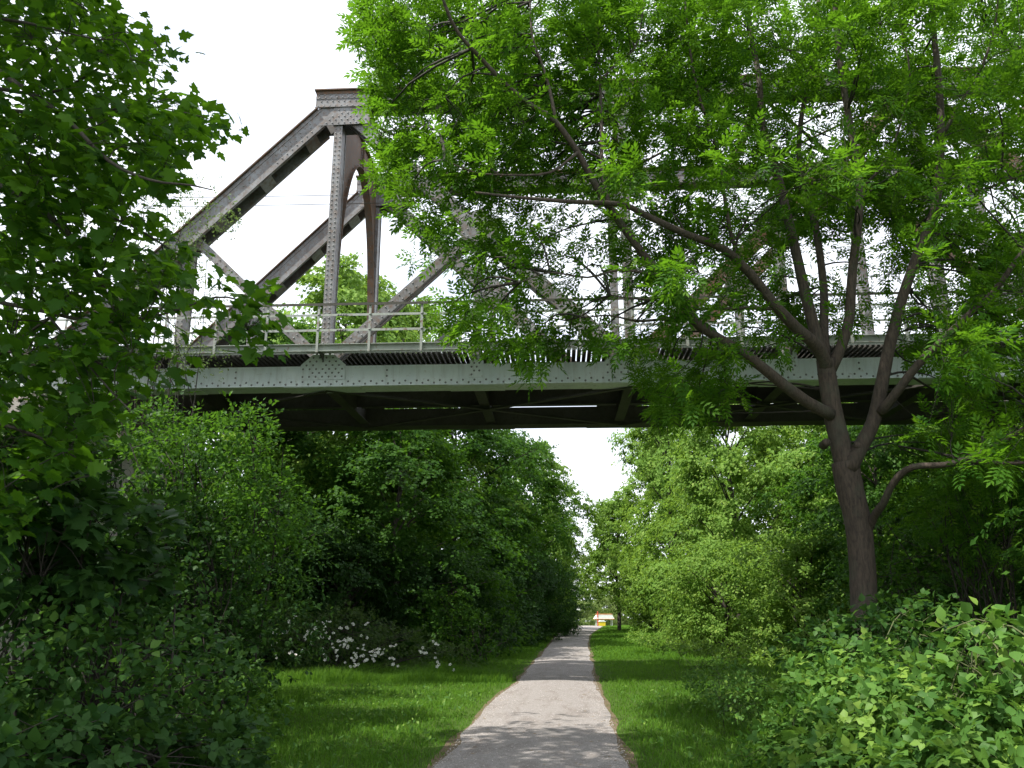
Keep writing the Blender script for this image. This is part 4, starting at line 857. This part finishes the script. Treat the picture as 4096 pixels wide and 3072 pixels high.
def tp(px, Y): return (px - CX) / F * Y * CP * 1.0 if False else at_Y(px, 2422, Y)[0]
GA, GB = 'trees on the maple side beyond the bridge', 'trees on the ash side beyond the bridge'
# maple side, beyond the bridge
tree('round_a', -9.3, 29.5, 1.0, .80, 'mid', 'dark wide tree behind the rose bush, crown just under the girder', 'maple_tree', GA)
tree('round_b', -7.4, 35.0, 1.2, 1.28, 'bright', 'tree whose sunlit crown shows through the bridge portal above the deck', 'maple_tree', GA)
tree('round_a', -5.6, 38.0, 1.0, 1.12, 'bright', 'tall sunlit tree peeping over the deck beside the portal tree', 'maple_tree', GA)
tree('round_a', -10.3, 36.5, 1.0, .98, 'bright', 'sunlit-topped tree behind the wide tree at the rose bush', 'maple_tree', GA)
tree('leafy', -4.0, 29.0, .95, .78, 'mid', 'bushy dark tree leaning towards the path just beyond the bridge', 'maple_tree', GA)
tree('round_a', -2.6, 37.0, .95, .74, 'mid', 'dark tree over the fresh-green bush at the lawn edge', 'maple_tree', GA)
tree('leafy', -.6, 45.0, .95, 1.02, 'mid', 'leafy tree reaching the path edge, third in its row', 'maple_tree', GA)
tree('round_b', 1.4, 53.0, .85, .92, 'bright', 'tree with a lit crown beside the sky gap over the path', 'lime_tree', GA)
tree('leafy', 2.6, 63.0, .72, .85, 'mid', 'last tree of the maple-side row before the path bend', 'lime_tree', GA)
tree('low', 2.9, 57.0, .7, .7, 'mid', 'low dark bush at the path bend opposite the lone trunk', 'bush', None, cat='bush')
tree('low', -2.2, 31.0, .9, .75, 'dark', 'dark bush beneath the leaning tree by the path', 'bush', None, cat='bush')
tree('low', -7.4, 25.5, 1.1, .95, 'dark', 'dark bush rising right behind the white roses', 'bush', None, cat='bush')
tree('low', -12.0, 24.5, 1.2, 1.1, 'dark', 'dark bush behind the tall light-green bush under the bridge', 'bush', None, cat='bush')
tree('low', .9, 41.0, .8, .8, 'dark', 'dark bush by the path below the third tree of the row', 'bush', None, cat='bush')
tree('slim', 5.4, 108.0, 1.0, 1.12, 'birch', 'thin wispy poplar against the white sky above the path', 'poplar_tree', z=-1.6)
# ash side, beyond the bridge
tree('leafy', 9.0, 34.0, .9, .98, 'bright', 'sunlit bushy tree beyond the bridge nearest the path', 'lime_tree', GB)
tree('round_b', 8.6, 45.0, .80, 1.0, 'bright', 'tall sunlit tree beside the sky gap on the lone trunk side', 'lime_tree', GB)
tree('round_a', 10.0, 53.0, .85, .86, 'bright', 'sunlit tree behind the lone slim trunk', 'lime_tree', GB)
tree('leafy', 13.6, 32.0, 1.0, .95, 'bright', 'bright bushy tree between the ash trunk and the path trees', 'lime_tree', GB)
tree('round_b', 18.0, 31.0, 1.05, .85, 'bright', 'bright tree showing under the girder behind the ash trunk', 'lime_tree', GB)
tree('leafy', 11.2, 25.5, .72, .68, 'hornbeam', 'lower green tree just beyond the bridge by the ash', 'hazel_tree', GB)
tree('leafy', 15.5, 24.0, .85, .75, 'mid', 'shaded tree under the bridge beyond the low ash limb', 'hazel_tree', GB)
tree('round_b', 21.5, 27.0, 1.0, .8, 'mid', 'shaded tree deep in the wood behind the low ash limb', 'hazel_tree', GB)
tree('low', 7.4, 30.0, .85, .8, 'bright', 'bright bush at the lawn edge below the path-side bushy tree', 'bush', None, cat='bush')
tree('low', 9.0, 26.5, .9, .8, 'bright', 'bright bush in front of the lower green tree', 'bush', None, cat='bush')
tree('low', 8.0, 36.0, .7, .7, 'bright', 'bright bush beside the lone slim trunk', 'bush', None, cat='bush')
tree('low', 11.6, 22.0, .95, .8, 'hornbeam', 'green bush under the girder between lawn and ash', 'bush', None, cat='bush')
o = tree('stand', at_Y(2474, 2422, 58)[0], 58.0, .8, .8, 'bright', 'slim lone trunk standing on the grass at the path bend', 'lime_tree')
GW = 'trees deep in the wood'
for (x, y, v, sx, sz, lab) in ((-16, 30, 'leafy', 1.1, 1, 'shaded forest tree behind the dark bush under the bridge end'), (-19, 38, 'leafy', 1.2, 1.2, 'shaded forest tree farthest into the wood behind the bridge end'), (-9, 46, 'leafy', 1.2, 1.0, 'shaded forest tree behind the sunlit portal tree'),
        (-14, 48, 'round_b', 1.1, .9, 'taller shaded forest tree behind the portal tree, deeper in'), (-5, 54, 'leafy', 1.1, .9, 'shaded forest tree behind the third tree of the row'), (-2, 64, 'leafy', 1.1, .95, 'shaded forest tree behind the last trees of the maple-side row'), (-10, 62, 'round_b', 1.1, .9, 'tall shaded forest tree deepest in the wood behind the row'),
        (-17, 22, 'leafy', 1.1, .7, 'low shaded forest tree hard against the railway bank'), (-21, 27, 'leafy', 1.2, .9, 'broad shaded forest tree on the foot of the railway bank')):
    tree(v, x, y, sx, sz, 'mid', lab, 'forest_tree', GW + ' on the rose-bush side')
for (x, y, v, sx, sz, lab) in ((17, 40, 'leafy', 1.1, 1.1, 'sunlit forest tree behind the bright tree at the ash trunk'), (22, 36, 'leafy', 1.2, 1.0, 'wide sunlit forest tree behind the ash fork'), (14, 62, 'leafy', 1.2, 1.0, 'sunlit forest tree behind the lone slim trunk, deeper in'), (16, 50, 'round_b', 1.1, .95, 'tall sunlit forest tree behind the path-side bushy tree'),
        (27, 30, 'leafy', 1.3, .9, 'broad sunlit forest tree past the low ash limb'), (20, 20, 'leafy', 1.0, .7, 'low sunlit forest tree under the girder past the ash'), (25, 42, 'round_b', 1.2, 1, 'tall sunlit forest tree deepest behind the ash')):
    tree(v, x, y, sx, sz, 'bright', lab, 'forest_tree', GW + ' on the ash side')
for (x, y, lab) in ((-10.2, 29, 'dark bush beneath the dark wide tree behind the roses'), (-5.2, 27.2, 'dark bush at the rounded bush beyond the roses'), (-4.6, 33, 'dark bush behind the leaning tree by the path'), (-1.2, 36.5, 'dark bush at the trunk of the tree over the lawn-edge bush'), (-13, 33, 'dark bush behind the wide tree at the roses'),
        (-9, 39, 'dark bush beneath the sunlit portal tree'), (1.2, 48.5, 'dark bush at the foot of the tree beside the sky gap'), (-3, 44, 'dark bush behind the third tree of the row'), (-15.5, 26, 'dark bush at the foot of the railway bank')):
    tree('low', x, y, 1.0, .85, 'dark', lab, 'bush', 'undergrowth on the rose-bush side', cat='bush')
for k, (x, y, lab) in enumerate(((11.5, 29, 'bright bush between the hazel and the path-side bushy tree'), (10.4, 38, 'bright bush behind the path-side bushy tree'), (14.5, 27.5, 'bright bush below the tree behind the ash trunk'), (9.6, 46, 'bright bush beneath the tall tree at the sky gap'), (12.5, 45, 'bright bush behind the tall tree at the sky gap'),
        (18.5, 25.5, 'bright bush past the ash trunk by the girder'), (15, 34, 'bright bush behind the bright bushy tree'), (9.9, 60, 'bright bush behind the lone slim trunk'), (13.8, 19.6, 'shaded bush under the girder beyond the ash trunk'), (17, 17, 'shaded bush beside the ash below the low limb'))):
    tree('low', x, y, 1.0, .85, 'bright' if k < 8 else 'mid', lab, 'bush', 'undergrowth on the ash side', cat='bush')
# far side of the crest
tree('far', 10.5, 128.0, 1.0, 1.0, 'farleaf', 'pale sunlit tree beyond the path end behind the red post', 'field_tree', z=-2.9)
tree('far', 15.5, 122.0, 1.0, 1.15, 'farleaf', 'pale yellow-green tree over the orange canopy', 'field_tree', z=-2.7)
tree('far', 7.0, 150.0, .9, .75, 'bright', 'round green tree past the crest beside the pale trees', 'field_tree', z=-4)
tree('far', 2.0, 170.0, 1.5, .8, 'mid', 'far tree beyond the crest on the maple side', 'field_tree', z=-5)
tree('far', 9.0, 330.0, 2.6, 1.9, 'hillleaf', 'distant bluish wood edge on the hill beyond the crest', 'hill_tree', z=-8)
tree('far', 24.0, 170.0, 1.6, 1.0, 'farleaf', 'wide pale tree far behind the lone trunk', 'field_tree', z=-5)
tree('low', 8.2, 104.0, 1.3, .8, 'farleaf', 'pale hedge bush beyond the crest behind the red post', 'hedge_bush', z=-1.6, cat='bush')
tree('low', 12.8, 108.0, 1.5, .9, 'farleaf', 'pale hedge bush beyond the crest behind the canopy', 'hedge_bush', z=-1.7, cat='bush')
tree('low', 5.2, 112.0, 1.4, .8, 'bright', 'green hedge bush beyond the crest behind the white sign', 'hedge_bush', z=-1.9, cat='bush')
# trees beside and behind the viewer that shade the near ground
tree('round_a', -12.5, 12.5, 1.0, .80, 'mid', 'tree of the wood behind the maple, crown above the thicket', 'oak_tree')
tree('round_b', -12.0, 3.5, 1.0, .95, 'mid', 'tree of the wood standing behind the maple trunk', 'oak_tree')
tree('low', 8.6, 9.6, .9, .75, 'mid', 'shaded bush past the brambles beside the ash', 'bush', cat='bush')
tree('low', 10.4, 13.0, 1.0, .9, 'mid', 'shaded bush behind the ash under the low limb end', 'bush', cat='bush')
tree('round_a', 12.5, 8.5, .95, .9, 'mid', 'tree of the wood beside the ash, past the low limb', 'oak_tree')

# ------------------------------------------------------------------ things at the path's end
p = on_ground(2396, 2506); o = empty('barrier_post', (p[0], p[1] + .8, 0), 'slim red post with a white band at the end of the path', 'post')
mb = MB(); mb.tube([(0, 0, -.05), (0, 0, .62)], [.055, .055], 10); mb.tube([(0, 0, .70), (0, 0, 1.16), (0, 0, 1.20)], [.055, .055, .03], 10); mb.build('shaft', M['red'], o)
mb = MB(); mb.tube([(0, 0, .621), (0, 0, .699)], [.056, .056], 10); mb.build('white_band', M['white'], o)
cx = at_Y(2415, 2470, 84.0); o = empty('canopy', (cx[0], 84.0, -.45), 'small orange and white canopy on thin white posts past the red post', 'canopy')
h = cx[2] + .45
mb = MB(); mb.prism([(-.95, -.12), (.95, -.12), (.75, .30), (-.65, .30)], -.7, .7); mb.v = [(x, y, z + h) for x, y, z in mb.v]; rf = mb.build('roof', M['white'], o)
for z0_, z1_ in ((-.15, -.121), (.301, .33)):
    mb = MB(); w_ = .98 if z0_ < 0 else .78; mb.box(-w_, w_, -.72, .72, h + z0_, h + z1_); mb.build('edge_strip', M['orange'], rf)
for x_ in (-.75, .75):
    for y_ in (-.55, .55): mb = MB(); mb.box(x_ - .03, x_ + .03, y_ - .03, y_ + .03, 0, h - .151); mb.build('leg', M['white'], o)
cx = at_Y(2408, 2500, 82.0); o = empty('grit_bin', (cx[0], 82.0, -.35), 'yellow bin with white lid beside the red post', 'bin')
mb = MB(); mb.prism([(-.28, 0), (.28, 0), (.33, .55), (-.33, .55)], -.25, .25); mb.build('body', M['yellow'], o); mb = MB(); mb.prism([(-.35, .551), (.35, .551), (.2, .68), (-.2, .68)], -.28, .28); mb.build('lid', M['white'], o)
cx = at_Y(2311, 2434, 80.0); o = empty('path_sign', (cx[0], 80.0, -.25), 'small white sign board beside the dark bush at the path bend', 'sign')
mb = MB(); mb.box(-.03, .03, -.03, .03, 0, cx[2] + .4); mb.build('pole', M['understeel'], o); mb = MB(); mb.box(-.22, .22, -.05, -.031, cx[2] + .1, cx[2] + .42); mb.build('board', M['white'], o)

# ------------------------------------------------------------------ grass
def blades(name, label, n, xfun, hmin, hmax, seed, wmax=.007):
    r_ = np.random.RandomState(seed); X, Y = xfun(n, r_); a, b = path_x(Y); dl = a - X; dr = X - b; dist = np.maximum(dl, dr)
    keep = (dist > .0) & (r_.rand(n) < np.clip(.18 + dist * 2.2, 0, 1)); X, Y, dist = X[keep], Y[keep], dist[keep]; n = len(X)
    h = (hmin + (hmax - hmin) * r_.rand(n)) * np.clip(.45 + dist * .8, .4, 1) * (1 + .35 * np.sin(X * 1.9 + Y * 1.3) * np.sin(Y * 2.3 - X)); an = r_.rand(n) * 6.28; le = h * (.2 + .7 * r_.rand(n)); wd = (.4 + .6 * r_.rand(n)) * wmax
    bx, by = np.cos(an), np.sin(an); lx, ly = np.cos(an + 1.57), np.sin(an + 1.57)
    V = np.zeros((n, 5, 3)); 
    for k, (t, ww) in enumerate(((0, 1), (0, -1), (.55, .8), (.55, -.8), (1, 0))):
        V[:, k, 0] = X + bx * wd * ww + lx * le * t * t; V[:, k, 1] = Y + by * wd * ww + ly * le * t * t; V[:, k, 2] = h * t * (1 - .25 * t)
    Fc = np.array([(0, 1, 3), (0, 3, 2), (2, 3, 4)]); FF = (Fc[None] + (np.arange(n) * 5)[:, None, None]).reshape(-1, 3)
    pv = .5 + .25 * np.sin(X * .8 + 1.3 * np.sin(Y * .5)) ; vr = np.repeat(np.clip(pv * .5 + r_.rand(n) * .6 - .08, 0, 1), 3)
    return prop(link(name, np_mesh(name, V.reshape(-1, 3), FF, vr), M['grass']), label, 'grass', kind='stuff')
def near_lawn(n, r_):
    Y = 7.5 + 24 * r_.rand(n) ** 1.55; X = -5.0 - Y * .06 + (10.8 + Y * .16) * r_.rand(n); return X, Y
blades('grass', 'short green lawn grass on both sides of the path', 210000, near_lawn, .05, .12, 61)
def far_lawn(n, r_):
    Y = 28 + 44 * r_.rand(n); X = Y * .09 - 4 + 8.5 * r_.rand(n); return X, Y
blades('far_grass', 'grass verges along the distant path beyond the bridge', 60000, far_lawn, .08, .18, 62, .018)
def tall(n, r_):
    t = r_.rand(n); s = r_.rand(n) < .6; Y = np.where(s, 19.3 + 1.6 * r_.rand(n), 8 + 8 * r_.rand(n)); X = np.where(s, -6.2 + 6.2 * t, np.where(r_.rand(n) < .5, -3.6 - .9 * t, 3.4 + 1.4 * t + .05 * Y)); return X, Y
blades('tall_grass', 'taller uncut grass at the foot of the bushes', 16000, tall, .18, .42, 63, .006)
def broad_weeds():
    r_ = np.random.RandomState(71); n = 420; Y = 8 + 10 * r_.rand(n); s = r_.rand(n) < .6; a, b = path_x(Y); X = np.where(s, a - .3 - 3.0 * r_.rand(n), b + .25 + 2.6 * r_.rand(n)); C = np.stack([X, Y, np.full(n, .05)], 1)
    P, D, Nn, Sz = tuft_leaves(C, np.tile(np.array([0, 0, .5]), (n, 1)), 5, r_, .085, 1.0, .3, -.1, .9, .5, .02); P[:, 2] = np.maximum(P[:, 2], .03); root = np.zeros(3)
    V, Fc, vr = leaf_arrays('narrow', P, D, Nn, Sz, r_.rand(len(P))); prop(link('weeds', np_mesh('weeds', V, Fc, vr), M['bramble']), 'broad-leaved weeds dotted through the lawn', 'weeds', kind='stuff')
broad_weeds()
